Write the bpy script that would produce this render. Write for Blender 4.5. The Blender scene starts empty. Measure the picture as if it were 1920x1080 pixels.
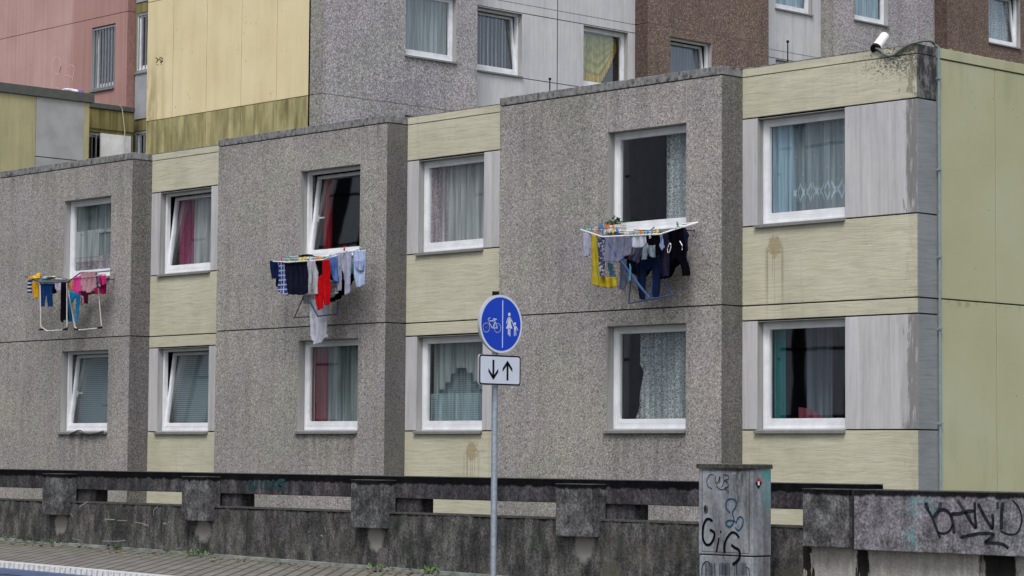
import bpy, bmesh, math, random
from mathutils import Vector, Matrix
random.seed(7)
rd = math.radians
sc = bpy.context.scene
COL = sc.collection
# ------------------------------------------------------------------ camera
F = 4589.0                                   # focal length in pixels of a 1920 px wide frame
yaw, pitch, roll = rd(46.7054), rd(3.8855), rd(0.422)
FW = Vector((-math.sin(yaw)*math.cos(pitch), math.cos(yaw)*math.cos(pitch), math.sin(pitch)))
_r = Vector((math.cos(yaw), math.sin(yaw), 0)); _u = _r.cross(FW)
R2 = _r*math.cos(roll)+_u*math.sin(roll); U2 = -_r*math.sin(roll)+_u*math.cos(roll)
cd = bpy.data.cameras.new('camera'); cam = bpy.data.objects.new('camera', cd); COL.objects.link(cam)
cd.sensor_width = 36; cd.lens = F/1920*36; cd.clip_end = 3000; cd.clip_start = .1
m = Matrix((R2, U2, -FW)).transposed().to_4x4(); cam.matrix_world = m
sc.camera = cam
# ------------------------------------------------------------------ sky, sun, exposure (overcast day)
SUN_EL, SUN_AZ = rd(57), rd(146)             # azimuth clockwise from +Y
w = bpy.data.worlds.new('World'); sc.world = w; w.use_nodes = True
nt = w.node_tree; nt.nodes.clear()
sky = nt.nodes.new('ShaderNodeTexSky'); sky.sky_type = 'NISHITA'; sky.sun_disc = False
sky.sun_elevation = SUN_EL; sky.sun_rotation = SUN_AZ; sky.air_density = 1; sky.dust_density = 3.5
hs = nt.nodes.new('ShaderNodeHueSaturation'); hs.inputs['Saturation'].default_value = .55
bg = nt.nodes.new('ShaderNodeBackground'); bg.inputs['Strength'].default_value = .115
wo = nt.nodes.new('ShaderNodeOutputWorld')
nt.links.new(sky.outputs[0], hs.inputs['Color']); nt.links.new(hs.outputs[0], bg.inputs[0]); nt.links.new(bg.outputs[0], wo.inputs[0])
sl = bpy.data.lights.new('sun', 'SUN'); sl.energy = 1.3; sl.angle = rd(20); sl.color = (1, .98, .95)
so = bpy.data.objects.new('sun', sl); COL.objects.link(so)
sd = Vector((math.sin(SUN_AZ)*math.cos(SUN_EL), math.cos(SUN_AZ)*math.cos(SUN_EL), math.sin(SUN_EL)))
so.rotation_euler = sd.to_track_quat('Z', 'Y').to_euler()
sc.view_settings.view_transform = 'Standard'; sc.view_settings.look = 'None'
sc.view_settings.exposure = 0.54; sc.view_settings.gamma = 1
# ------------------------------------------------------------------ survey helpers: a sight line cut with a real wall plane
def ray(x, y): return FW*F + R2*(x-960) - U2*(y-540)
def onY(x, y, Y): d = ray(x, y); return d*(Y/d.y)
def onX(x, y, X): d = ray(x, y); return d*(X/d.x)
# ------------------------------------------------------------------ object helpers
def tag(o, label=None, cat=None, group=None, kind=None):
    if label: o['label'] = label
    if cat: o['category'] = cat
    if group: o['group'] = group
    if kind: o['kind'] = kind
    return o
def thing(name, loc, label, cat, group=None):
    o = bpy.data.objects.new(name, None); COL.objects.link(o); o.location = loc
    o['org'] = tuple(loc); return tag(o, label, cat, group)
ORG = {}
class MB:
    """collects faces; frame f maps (a, d, z): a along the wall, d outwards"""
    def __init__(s, f=None): s.v = []; s.f = []; s.fr = f
    def pt(s, p):
        if s.fr == 'F': return (p[0], -p[1], p[2])
        if s.fr == 'X': return (p[1], p[0], p[2])
        return tuple(p)
    def add(s, vs, fs):
        n = len(s.v); s.v += [s.pt(p) for p in vs]; s.f += [tuple(n+i for i in q) for q in fs]; return s
    def box(s, a0, a1, d0, d1, z0, z1):
        return s.add([(a0,d0,z0),(a1,d0,z0),(a1,d1,z0),(a0,d1,z0),(a0,d0,z1),(a1,d0,z1),(a1,d1,z1),(a0,d1,z1)],
                     [(0,3,2,1),(4,5,6,7),(0,1,5,4),(1,2,6,5),(2,3,7,6),(3,0,4,7)])
    def quad(s, a, b, c, d): return s.add([a,b,c,d], [(0,1,2,3)])
    def slab(s, a0, a1, z0, z1, d0, d1, holes=()):
        """wall plate, front at d1, back at d0, with rectangular holes (a,a,z,z)"""
        As = sorted({a0,a1,*[h[0] for h in holes],*[h[1] for h in holes]}); Zs = sorted({z0,z1,*[h[2] for h in holes],*[h[3] for h in holes]})
        inh = lambda a,z: any(h[0]<a<h[1] and h[2]<z<h[3] for h in holes)
        for i in range(len(As)-1):
            for j in range(len(Zs)-1):
                A,B,P,Q = As[i],As[i+1],Zs[j],Zs[j+1]
                if inh((A+B)/2,(P+Q)/2): continue
                s.quad((A,d1,P),(B,d1,P),(B,d1,Q),(A,d1,Q)); s.quad((A,d0,P),(B,d0,P),(B,d0,Q),(A,d0,Q))
        for (A,B,P,Q) in list(holes)+[(a0,a1,z0,z1)]:
            s.quad((A,d0,P),(A,d1,P),(A,d1,Q),(A,d0,Q)); s.quad((B,d0,P),(B,d1,P),(B,d1,Q),(B,d0,Q))
            s.quad((A,d0,P),(B,d0,P),(B,d1,P),(A,d1,P)); s.quad((A,d0,Q),(B,d0,Q),(B,d1,Q),(A,d1,Q))
        return s
    def tube(s, pts, r, n=8, cap=True, closed=False, r1=None):
        pts = [Vector(p) for p in pts]; N = len(pts); rings = []
        up = Vector((0,0,1)); base = len(s.v)
        for i,p in enumerate(pts):
            a = pts[(i-1)%N] if (closed or i>0) else p; b = pts[(i+1)%N] if (closed or i<N-1) else p
            t = (b-a).normalized(); x = t.cross(up)
            if x.length < .05: x = t.cross(Vector((0,1,0)))
            x.normalize(); y = x.cross(t); rr = r if r1 is None else r+(r1-r)*i/(N-1)
            rings.append([p+(x*math.cos(2*math.pi*k/n)+y*math.sin(2*math.pi*k/n))*rr for k in range(n)])
        s.v += [tuple(q) for g in rings for q in g]
        for i in range(N if closed else N-1):
            j = (i+1)%N
            for k in range(n): s.f.append((base+i*n+k, base+i*n+(k+1)%n, base+j*n+(k+1)%n, base+j*n+k))
        if cap and not closed:
            s.f.append(tuple(base+k for k in range(n))[::-1]); s.f.append(tuple(base+(N-1)*n+k for k in range(n)))
        return s
    def prism(s, poly, ax, off, th):
        """polygon given as 3-D points, thickened by th along ax"""
        n = len(poly); A = [Vector(p)+Vector(ax)*off for p in poly]; B = [p+Vector(ax)*th for p in A]
        return s.add(A+B, [tuple(range(n)), tuple(range(2*n-1,n-1,-1))]+[(i,(i+1)%n,n+(i+1)%n,n+i) for i in range(n)])
    def build(s, name, mat, parent=None, smooth=False, bevel=0, recalc=True):
        me = bpy.data.meshes.new(name); o = bpy.data.objects.new(name, me); COL.objects.link(o)
        org = Vector((0,0,0)); p = parent
        while p is not None:
            if 'org' in p.keys(): org = Vector(p['org']); break
            p = p.parent
        me.from_pydata([tuple(Vector(v)-org) for v in s.v], [], s.f); me.validate()
        if recalc or bevel:
            bm = bmesh.new(); bm.from_mesh(me)
            if bevel: bmesh.ops.remove_doubles(bm, verts=bm.verts, dist=1e-5)
            bmesh.ops.recalc_face_normals(bm, faces=bm.faces); bm.to_mesh(me); bm.free()
        if smooth:
            me.polygons.foreach_set('use_smooth', [True]*len(me.polygons))
            try: me.set_sharp_from_angle(angle=rd(40))
            except Exception: pass
        me.materials.append(mat); o.parent = parent
        if bevel:
            b = o.modifiers.new('bevel','BEVEL'); b.width = bevel; b.segments = 2; b.limit_method = 'ANGLE'; b.angle_limit = rd(50)
        return o
# ------------------------------------------------------------------ material helpers
class NB:
    def __init__(s, name):
        s.m = bpy.data.materials.new(name); s.m.use_nodes = True; s.t = s.m.node_tree; s.n = s.t.nodes
        s.bs = s.n['Principled BSDF']; s.out = s.n['Material Output']
        g = s.n.new('ShaderNodeNewGeometry'); s.P = g.outputs['Position']
        sp = s.n.new('ShaderNodeSeparateXYZ'); s.t.links.new(s.P, sp.inputs[0]); s.x, s.y, s.z = sp.outputs
    def set(s, i, v):
        if v is None: return
        if hasattr(v, 'is_linked') or hasattr(v, 'links'): s.t.links.new(v, i)
        elif isinstance(v, (tuple, list)) and len(v) == 3 and i.type == 'RGBA': i.default_value = (*v, 1)
        else: i.default_value = v
    def scale(s, sx, sy, sz, rot=None):
        k = s.n.new('ShaderNodeMapping'); s.set(k.inputs[0], s.P); k.inputs['Scale'].default_value = (sx, sy, sz)
        if rot: k.inputs['Rotation'].default_value = rot
        return k.outputs[0]
    def noise(s, vec=None, sc=1, det=3, rough=.55, dist=0, out='Fac'):
        k = s.n.new('ShaderNodeTexNoise'); s.set(k.inputs['Vector'], vec or s.P)
        k.inputs['Scale'].default_value = sc; k.inputs['Detail'].default_value = det; k.inputs['Roughness'].default_value = rough; k.inputs['Distortion'].default_value = dist
        return k.outputs[out]
    def vor(s, vec=None, sc=1, out='Distance', feat='F1', rnd=1):
        k = s.n.new('ShaderNodeTexVoronoi'); k.feature = feat; s.set(k.inputs['Vector'], vec or s.P); k.inputs['Scale'].default_value = sc; k.inputs['Randomness'].default_value = rnd
        return k.outputs[out]
    def math(s, op, a, b=None, c=None, clamp=False):
        k = s.n.new('ShaderNodeMath'); k.operation = op; k.use_clamp = clamp
        for i, v in enumerate((a, b, c)): s.set(k.inputs[i], v)
        return k.outputs[0]
    def ramp(s, f, *st, mode='LINEAR'):
        k = s.n.new('ShaderNodeValToRGB'); s.set(k.inputs[0], f); e = k.color_ramp; e.interpolation = mode
        while len(e.elements) < len(st): e.elements.new(.5)
        for el, (p, c) in zip(e.elements, st): el.position = p; el.color = (*c, 1) if isinstance(c, (tuple, list)) else (c, c, c, 1)
        return k.outputs[0]
    def sm(s, v, a, b, lo=0, hi=1):
        k = s.n.new('ShaderNodeMapRange'); k.interpolation_type = 'SMOOTHSTEP'; s.set(k.inputs[0], v)
        for i, q in enumerate((a, b, lo, hi)): k.inputs[i+1].default_value = q
        return k.outputs[0]
    def mix(s, f, a, b, mode='MIX'):
        k = s.n.new('ShaderNodeMix'); k.data_type = 'RGBA'; k.blend_type = mode
        s.set(k.inputs[0], f); s.set(k.inputs[6], a); s.set(k.inputs[7], b); return k.outputs[2]
    def mul(s, c, f):
        k = s.n.new('ShaderNodeMix'); k.data_type = 'RGBA'; k.blend_type = 'MULTIPLY'; k.inputs[0].default_value = 1
        s.set(k.inputs[6], c); s.set(k.inputs[7], f); return k.outputs[2]
    def bump(s, h, st=.3, dist=.01):
        k = s.n.new('ShaderNodeBump'); s.set(k.inputs['Height'], h); k.inputs['Strength'].default_value = st; k.inputs['Distance'].default_value = dist
        s.t.links.new(k.outputs[0], s.bs.inputs['Normal']); return k
    def done(s, col, rough=.85, spec=.3, metal=0):
        s.set(s.bs.inputs['Base Color'], col); s.set(s.bs.inputs['Roughness'], rough)
        s.bs.inputs['Specular IOR Level'].default_value = spec; s.bs.inputs['Metallic'].default_value = metal; return s.m
def plain(name, c, rough=.6, spec=.4, metal=0, var=.12, sc=9):
    b = NB(name); f = b.noise(sc=sc, det=4)
    return b.done(b.mix(b.sm(f, .3, .7), tuple(x*(1-var) for x in c), tuple(min(1, x*(1+var)) for x in c)), rough, spec, metal)
def blob(b, x, z, r, rz=None, wob=.5, axis='x', nsc=9):
    """ragged stain mask round a real spot on a wall"""
    ax = b.x if axis == 'x' else b.y
    dx = b.math('DIVIDE', b.math('SUBTRACT', ax, x), r); dz = b.math('DIVIDE', b.math('SUBTRACT', b.z, z), rz or r)
    d = b.math('SQRT', b.math('ADD', b.math('MULTIPLY', dx, dx), b.math('MULTIPLY', dz, dz)))
    d = b.math('ADD', d, b.math('MULTIPLY', b.math('SUBTRACT', b.noise(sc=nsc, det=5, rough=.65), .5), wob*4))
    return b.sm(d, 1.1, .7)
def drips(b, x, w, ztop, zbot, axis='x', f=26, thr=.56):
    ax = b.x if axis == 'x' else b.y
    inx = b.sm(b.math('ABSOLUTE', b.math('SUBTRACT', ax, x)), w, w*.6)
    st = b.sm(b.noise(b.scale(f, f, .35), 1, 2), thr, thr+.06)
    zz = b.math('MULTIPLY', b.sm(b.z, ztop+.02, ztop-.05), b.sm(b.z, zbot, zbot+(ztop-zbot)*.7))
    return b.math('MULTIPLY', b.math('MULTIPLY', inx, st), zz)
def aggregate(name, cols, dark=1.0, sc=54, tint=(1,1,1)):
    b = NB(name); v = b.vor(sc=sc, out='Color'); sp = b.n.new('ShaderNodeSeparateColor'); b.t.links.new(v, sp.inputs[0])
    c = b.ramp(sp.outputs[0], *cols, mode='CONSTANT')
    gap = b.sm(b.vor(sc=sc), .3, .75, 1, .55)
    c = b.mul(c, gap); c = b.mix(.42, c, b.mul(cols[2][1], tint))
    big = b.noise(sc=.55, det=4, rough=.6); c = b.mul(c, b.ramp(big, (.32, (.84,.84,.86)), (.5, (.98,.98,.98)), (.7, (1.12,1.1,1.06))))
    hue = b.noise(sc=.8, det=2); c = b.mul(c, b.ramp(hue, (.38, (1.03,.99,1.03)), (.62, (1.0,1.01,.95))))
    st = b.noise(b.scale(5, 5, .35), 1, 4, .6); c = b.mul(c, b.ramp(st, (.3, .82), (.52, 1.0)))
    c = b.mul(c, (dark*tint[0], dark*tint[1], dark*tint[2])); b.bump(b.math('MULTIPLY', b.vor(sc=sc), -1), .5, .006)
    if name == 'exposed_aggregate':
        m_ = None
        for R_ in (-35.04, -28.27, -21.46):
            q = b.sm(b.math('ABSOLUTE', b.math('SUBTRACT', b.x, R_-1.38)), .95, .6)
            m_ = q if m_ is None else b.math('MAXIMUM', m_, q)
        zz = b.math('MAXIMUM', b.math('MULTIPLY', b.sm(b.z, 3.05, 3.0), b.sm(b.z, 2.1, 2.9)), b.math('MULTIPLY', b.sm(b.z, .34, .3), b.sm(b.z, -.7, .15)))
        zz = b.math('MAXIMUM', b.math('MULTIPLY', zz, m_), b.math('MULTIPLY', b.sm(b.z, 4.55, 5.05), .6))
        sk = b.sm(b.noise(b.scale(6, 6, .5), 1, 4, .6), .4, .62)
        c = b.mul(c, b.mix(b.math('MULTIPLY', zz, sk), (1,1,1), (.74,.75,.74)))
    return b.done(c, .9, .2)
GREYST = [(0, (.04,.04,.042)), (.07, (.17,.168,.165)), (.28, (.275,.27,.265)), (.62, (.35,.342,.335)), (.86, (.5,.49,.48))]
BRNST = [(0, (.03,.026,.026)), (.15, (.115,.088,.08)), (.4, (.16,.118,.102)), (.68, (.215,.155,.132)), (.9, (.34,.27,.235))]
M = {}
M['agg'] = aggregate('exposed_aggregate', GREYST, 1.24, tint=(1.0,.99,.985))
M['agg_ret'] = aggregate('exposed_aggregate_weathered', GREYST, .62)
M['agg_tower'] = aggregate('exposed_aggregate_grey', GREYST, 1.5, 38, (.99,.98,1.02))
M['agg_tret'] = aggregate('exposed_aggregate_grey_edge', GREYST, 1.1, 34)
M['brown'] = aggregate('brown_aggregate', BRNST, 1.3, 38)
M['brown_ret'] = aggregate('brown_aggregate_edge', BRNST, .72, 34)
def grainy(name, col, dirt, stains=(), strk=.75, amp=1.0):
    """formwork timber grain cast into painted concrete, running level"""
    b = NB(name)
    wob = b.noise(b.scale(2.4,2.4,3.0), 1, 3)
    off = b.n.new('ShaderNodeCombineXYZ'); b.set(off.inputs[2], b.math('MULTIPLY', wob, 3.6)); b.set(off.inputs[0], 0.0)
    va = b.n.new('ShaderNodeVectorMath'); va.operation = 'ADD'; b.t.links.new(b.scale(2.2,2.2,34), va.inputs[0]); b.t.links.new(off.outputs[0], va.inputs[1])
    g = b.noise(va.outputs[0], 1, 5, .6)
    c = b.mix(b.sm(g, .36, .62), tuple(x*(.93) for x in col), tuple(x*1.05 for x in col))
    c = b.mul(c, b.ramp(g, (.3, .86), (.38, 1.0)))
    ln = b.noise(b.scale(4,4,75), 1, 3, .6, .8); c = b.mul(c, b.ramp(ln, (.33, .9), (.4, 1.0)))
    c = b.mul(c, b.ramp(b.noise(sc=1.1, det=5, rough=.6), (.3, (.84,.84,.8)), (.6, (1.04,1.03,1.02))))
    st = b.noise(b.scale(9, 9, .3), 1, 4, .6)
    c = b.mix(b.sm(st, .6, .8, 0, .35), c, dirt)
    for fn in stains: c = fn(b, c)
    b.bump(b.math('ADD', g, b.math('MULTIPLY', ln, .6)), .4*amp, .01); return b.done(c, .8, .25)
YEL = (.53,.515,.41); YD = (.3,.27,.17)
def st_rust(px, py, Y, r, dz):
    p = onY(px, py, Y)
    def fn(b, c):
        c = b.mix(b.math('MULTIPLY', blob(b, p.x, p.z, r, r*1.15, .6, nsc=17), .7), c, (.31,.24,.13))
        return b.mix(b.math('MULTIPLY', drips(b, p.x, r*1.5, p.z, p.z-dz, f=40, thr=.52), .7), c, (.27,.24,.15))
    return fn
def st_corner(b, c):
    m1 = b.math('MULTIPLY', b.math('MULTIPLY', b.sm(b.x, -20.2, -18.7), b.sm(b.z, 4.55, 4.95)), 1.0)
    n = b.noise(b.scale(22,22,34), 1, 6, .8)
    k = b.sm(b.math('ADD', b.math('MULTIPLY', m1, .21), n), .62, .76)
    c = b.mix(b.math('MULTIPLY', k, .9), c, (.06,.06,.05))
    e = b.sm(b.math('ADD', b.math('MULTIPLY', b.sm(b.x, -18.95, -18.6), .22), b.noise(b.scale(14,14,6), 1, 4, .7)), .66, .74)
    return b.mix(b.math('MULTIPLY', e, b.sm(b.z, 4.0, 4.6, .15, .6)), c, (.14,.13,.1))
M['yellow'] = grainy('yellow_board_marked_concrete', YEL, YD,
    [st_rust(1452, 462, 24.41, .13, 1.1), st_rust(884, 845, 24.41, .14, .8), st_corner])
M['corner'] = grainy('weathered_corner_concrete', (.25,.27,.295), (.12,.13,.13), strk=.6, amp=.5)
def b_corner_top():
    b = NB('blackened_corner_concrete'); n = b.noise(b.scale(8,8,5), 1, 5, .7)
    c = b.mix(b.sm(n, .42, .62), (.045,.045,.05), (.19,.19,.19)); b.bump(n, .3, .01); return b.done(c, .9, .2)
M['corner_top'] = b_corner_top()
def streaky(name, col, hi, lo, edge=None):
    b = NB(name); st = b.noise(b.scale(7,7,.28), 1, 5, .6, .6); c = b.ramp(st, (.28, lo), (.45, col), (.7, hi))
    fine = b.noise(b.scale(30,30,3), 1, 4, .6, .4); c = b.mul(c, b.ramp(fine, (.3, .9), (.55, 1.02)))
    c = b.mul(c, b.ramp(b.noise(sc=1.3, det=3), (.3, (.9,.9,.92)), (.7, (1.04,1.03,1.0))))
    if edge: c = edge(b, c)
    b.bump(fine, .3, .006); return b.done(c, .85, .25)
def cedge(b, c):
    n = b.noise(b.scale(12,12,2), 1, 5, .7); k = b.sm(b.math('ADD', b.math('MULTIPLY', b.sm(b.x, -18.95, -18.6), .32), n), .66, .8)
    return b.mix(b.math('MULTIPLY', k, .8), c, (.16,.16,.16))
M['conc'] = streaky('streaked_concrete', (.48,.48,.50), (.58,.58,.61), (.34,.34,.35), cedge)
M['reveal'] = streaky('window_reveal_concrete', (.34,.34,.34), (.42,.42,.42), (.22,.22,.22))
M['conc_tower'] = streaky('pale_tower_concrete', (.58,.59,.62), (.64,.65,.68), (.50,.50,.52))
def cop():
    b = NB('weathered_coping'); n = b.noise(b.scale(14,14,9), 1, 6, .75)
    c = b.ramp(n, (.36, (.04,.04,.042)), (.47, (.17,.17,.175)), (.64, (.29,.29,.29))); b.bump(n, .3, .01); return b.done(c, .9, .2)
M['coping'] = cop()
M['dark'] = plain('dark_joint_mortar', (.035,.035,.035), 1, 0)  # one even dark tone for joints, backing walls and cores
M['joint_light'] = plain('pale_joint_sealant', (.3,.3,.29), .9, .2)
def clad():
    b = NB('smooth_yellow_cladding'); n = b.noise(sc=.9, det=4, rough=.55); c = b.ramp(n, (.3, (.42,.42,.26)), (.5, (.45,.45,.29)), (.7, (.475,.475,.33)))
    sp = b.vor(sc=3.1); c = b.mix(b.sm(sp, .035, .02), c, (.12,.11,.08))
    c = b.mul(c, 1.0) if False else c
    mm = b.math('MULTIPLY', b.sm(b.math('ABSOLUTE', b.math('SUBTRACT', b.z, 1.94)), .09, .02), b.sm(b.noise(sc=7, det=5, rough=.7), .5, .65))
    c = b.mix(b.math('MULTIPLY', mm, .5), c, (.2,.17,.1)); al = b.math('MULTIPLY', b.sm(b.noise(b.scale(3,3,.7), 1, 5, .65), .5, .72), b.math('ADD', b.sm(b.z, 1.6, -.6), b.sm(b.z, 4.2, 5.0))); c = b.mix(b.math('MULTIPLY', al, .3), c, (.24,.26,.14)); b.bump(b.noise(sc=60, det=3), .12, .004)
    return b.done(c, .6, .35)
M['clad'] = clad()
def tyel():
    b = NB('pale_yellow_render'); n = b.noise(sc=.8, det=4); c = b.ramp(n, (.3, (.66,.56,.34)), (.5, (.71,.61,.385)), (.7, (.74,.66,.44)))
    st = b.noise(b.scale(4,4,.35), 1, 4, .6); c = b.mul(c, b.ramp(st, (.3, (.94,.94,.9)), (.55, (1.02,1.02,1.0))))
    rs = b.sm(b.vor(b.scale(9,9,4.5), 1), .2, .1); rk = b.sm(b.noise(sc=1.5, det=3), .5, .62)
    c = b.mix(b.math('MULTIPLY', b.math('MULTIPLY', rs, rk), .5), c, (.36,.22,.1))
    e = b.math('MULTIPLY', b.sm(b.x, -44.1, -45.2), b.sm(b.noise(b.scale(6,6,1.2), 1, 5, .65), .38, .62))
    c = b.mix(b.math('MULTIPLY', b.math('MULTIPLY', e, b.sm(b.z, 9.4, 7.6)), .75), c, (.27,.22,.1))
    return b.done(c, .75, .3)
M['tyel'] = tyel()
def tbase():
    b = NB('algae_stained_render'); n = b.noise(b.scale(3,3,.8), 1, 6, .65)
    c = b.ramp(n, (.3, (.15,.135,.065)), (.46, (.29,.26,.13)), (.6, (.42,.38,.2)), (.75, (.5,.42,.2)))
    st = b.noise(b.scale(10,10,.6), 1, 4); c = b.mul(c, b.ramp(st, (.3, .8), (.6, 1.1)))
    return b.done(c, .85, .2)
M['tbase'] = tbase()
def pink():
    b = NB('pink_render'); n = b.noise(sc=.9, det=4); c = b.ramp(n, (.3, (.44,.27,.25)), (.7, (.53,.345,.325)))
    d = b.math('MULTIPLY', b.sm(b.math('ADD', b.x, b.math('MULTIPLY', b.noise(b.scale(3,3,.6), 1, 3), .5)), -48.3, -48.0), 1)
    c = b.mix(b.math('MULTIPLY', d, .55), c, (.34,.175,.155)); st = b.noise(b.scale(12,12,.4), 1, 4)
    c = b.mul(c, b.ramp(st, (.3, .9), (.6, 1.03))); return b.done(c, .8, .25)
M['pink'] = pink()
M['pink_ret'] = plain('pink_render_edge', (.32,.18,.165), .85, .2)
M['olive'] = streaky('mossy_olive_fascia', (.19,.17,.07), (.3,.26,.12), (.07,.065,.035))
M['anx_y'] = streaky('annex_yellow_panel', (.39,.37,.22), (.44,.41,.26), (.32,.30,.18))
M['anx_g'] = plain('annex_grey_panel', (.33,.345,.37), .7, .3, sc=2)
M['slate'] = plain('dark_metal_capping', (.08,.09,.09), .6, .4)
M['pvc'] = plain('white_window_plastic', (.74,.76,.80), .4, .5, var=.08, sc=5)
M['sill'] = plain('grey_aluminium_sill', (.22,.22,.22), .5, .5, sc=20)
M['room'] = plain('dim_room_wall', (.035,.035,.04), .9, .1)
M['steel'] = plain('galvanised_steel', (.34,.40,.47), .45, .5, .5, .15, 30)
M['bar'] = plain('grille_bar', (.24,.26,.29), .5, .4)
M['black'] = plain('black_plastic', (.008,.008,.009), .7, .15)
M['blackpaint'] = plain('black_marker_paint', (.004,.005,.008), .9, .05)
M['navypaint'] = plain('dark_blue_marker_paint', (.008,.02,.045), .9, .05)
M['bluepaint'] = plain('blue_marker_paint', (.006,.06,.13), .8, .1)
M['tealpaint'] = plain('teal_spray_paint', (.012,.045,.05), .6, .3)
M['fadepaint'] = plain('faded_spray_paint', (.035,.042,.055), .9, .05, var=.3)
M['chalk'] = plain('chalk_line', (.62,.42,.38), .9, .1)
M['scratch'] = plain('pale_scratch', (.27,.27,.26), .9, .1)
def glass():
    b = NB('window_glass'); t = b.n.new('ShaderNodeBsdfTransparent'); t.inputs[0].default_value = (.90,.935,.94,1)
    g = b.n.new('ShaderNodeBsdfGlossy'); g.inputs['Roughness'].default_value = .015; g.inputs[0].default_value = (.95,.97,1,1)
    bp = b.n.new('ShaderNodeBump'); b.set(bp.inputs['Height'], b.noise(sc=.9, det=2)); bp.inputs['Strength'].default_value = .06; bp.inputs['Distance'].default_value = .01
    fr = b.n.new('ShaderNodeLayerWeight'); fr.inputs[0].default_value = .5; sch = b.math('ADD', .18, b.math('MULTIPLY', .8, b.math('POWER', fr.outputs['Facing'], 4.0))); mx = b.n.new('ShaderNodeMixShader')
    b.t.links.new(bp.outputs[0], g.inputs['Normal']); b.set(mx.inputs[0], sch); b.t.links.new(t.outputs[0], mx.inputs[1]); b.t.links.new(g.outputs[0], mx.inputs[2]); b.t.links.new(mx.outputs[0], b.out.inputs[0])
    return b.m
M['glass'] = glass()
def curt(name, col, dens=.7, pat=None):
    """fabric: diffuse plus translucent, openings between threads; pat adds woven lace figures"""
    b = NB(name); d = b.n.new('ShaderNodeBsdfDiffuse'); t = b.n.new('ShaderNodeBsdfTranslucent'); tr = b.n.new('ShaderNodeBsdfTransparent')
    n = b.noise(b.scale(16,16,.6), 1, 3); c = b.mix(b.sm(n, .3, .7), tuple(x*.62 for x in col), tuple(min(.95, x*1.4) for x in col))
    b.set(d.inputs[0], c); b.set(t.inputs[0], c); m1 = b.n.new('ShaderNodeMixShader'); m1.inputs[0].default_value = .25
    b.t.links.new(d.outputs[0], m1.inputs[1]); b.t.links.new(t.outputs[0], m1.inputs[2]); m2 = b.n.new('ShaderNodeMixShader')
    b.t.links.new(tr.outputs[0], m2.inputs[1]); b.t.links.new(m1.outputs[0], m2.inputs[2]); b.t.links.new(m2.outputs[0], b.out.inputs[0])
    f = dens
    if pat == 'lace':
        v = b.vor(b.scale(1,1,1), 26, feat='DISTANCE_TO_EDGE'); w = b.vor(sc=17)
        f = b.math('ADD', dens*.55, b.math('MULTIPLY', b.math('MAXIMUM', b.sm(v, .13, .03), b.sm(b.math('ABSOLUTE', b.math('SUBTRACT', w, .32)), .09, .03)), .55), clamp=True)
    if pat == 'mesh':
        q = b.math('MAXIMUM', b.math('SINE', b.math('MULTIPLY', b.z, 190.)), b.math('SINE', b.math('MULTIPLY', b.math('ADD', b.x, b.y), 190.)))
        f = b.math('ADD', dens*.7, b.math('MULTIPLY', b.sm(q, .3, .9), .3), clamp=True)
    if pat and pat[0] == 'hem':
        zc = pat[1]; v = b.math('SINE', b.math('MULTIPLY', b.x, 42.)); zz = b.math('ABSOLUTE', b.math('SUBTRACT', b.z, zc))
        fig = b.math('ABSOLUTE', b.math('SUBTRACT', b.math('ADD', b.math('MULTIPLY', zz, 9.), b.math('MULTIPLY', b.math('ABSOLUTE', v), .9)), 1.0))
        f = b.math('ADD', dens, b.math('MULTIPLY', b.math('MULTIPLY', b.sm(fig, .3, .1), b.sm(zz, .16, .12)), .8), clamp=True)
        f = b.math('ADD', f, b.math('MULTIPLY', b.sm(b.vor(b.scale(1,1,.6), 16), .2, .1), .25), clamp=True)
    b.set(m2.inputs[0], f); return b.m
CW = (.66,.71,.77)
M['c_sheer'] = curt('sheer_white_curtain', CW, .72)
M['c_thin'] = curt('thin_white_curtain', (.60,.70,.74), .5)
M['c_lace'] = curt('lace_curtain', (.66,.76,.84), .55, 'lace')
M['c_mesh'] = curt('net_curtain', (.50,.64,.68), .5, 'mesh')
M['c_hem'] = curt('embroidered_curtain', (.56,.66,.78), .5, ('hem', 3.45))
M['c_blue'] = curt('blue_sheer_curtain', (.42,.58,.72), .85)
M['c_green'] = curt('grey_green_curtain', (.38,.44,.44), .85)
M['c_red'] = curt('red_drape', (.30,.025,.035), .97)
M['c_dull'] = curt('dull_red_drape', (.30,.05,.07), .75); M['c_rose'] = curt('rose_drape', (.42,.12,.17), .8)
M['c_mag'] = curt('magenta_drape', (.30,.04,.13), .97)
M['c_teal'] = curt('teal_drape', (.02,.20,.21), .97)
M['c_swag'] = curt('olive_swag_curtain', (.68,.62,.16), .99)
M['c_gold'] = curt('gold_fringe_curtain', (.68,.46,.04), .99)
M['c_pat'] = curt('patterned_rose_curtain', (.56,.46,.52), .6, 'lace')
M['c_grey'] = curt('grey_curtain', (.24,.28,.34), .8)
def blind():
    b = NB('venetian_blind'); s_ = b.math('SINE', b.math('MULTIPLY', b.z, 180.)); c = b.mix(b.sm(s_, -.6, .6), (.13,.17,.19), (.30,.38,.41)); return b.done(c, .5, .4)
M['blind'] = blind()
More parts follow.
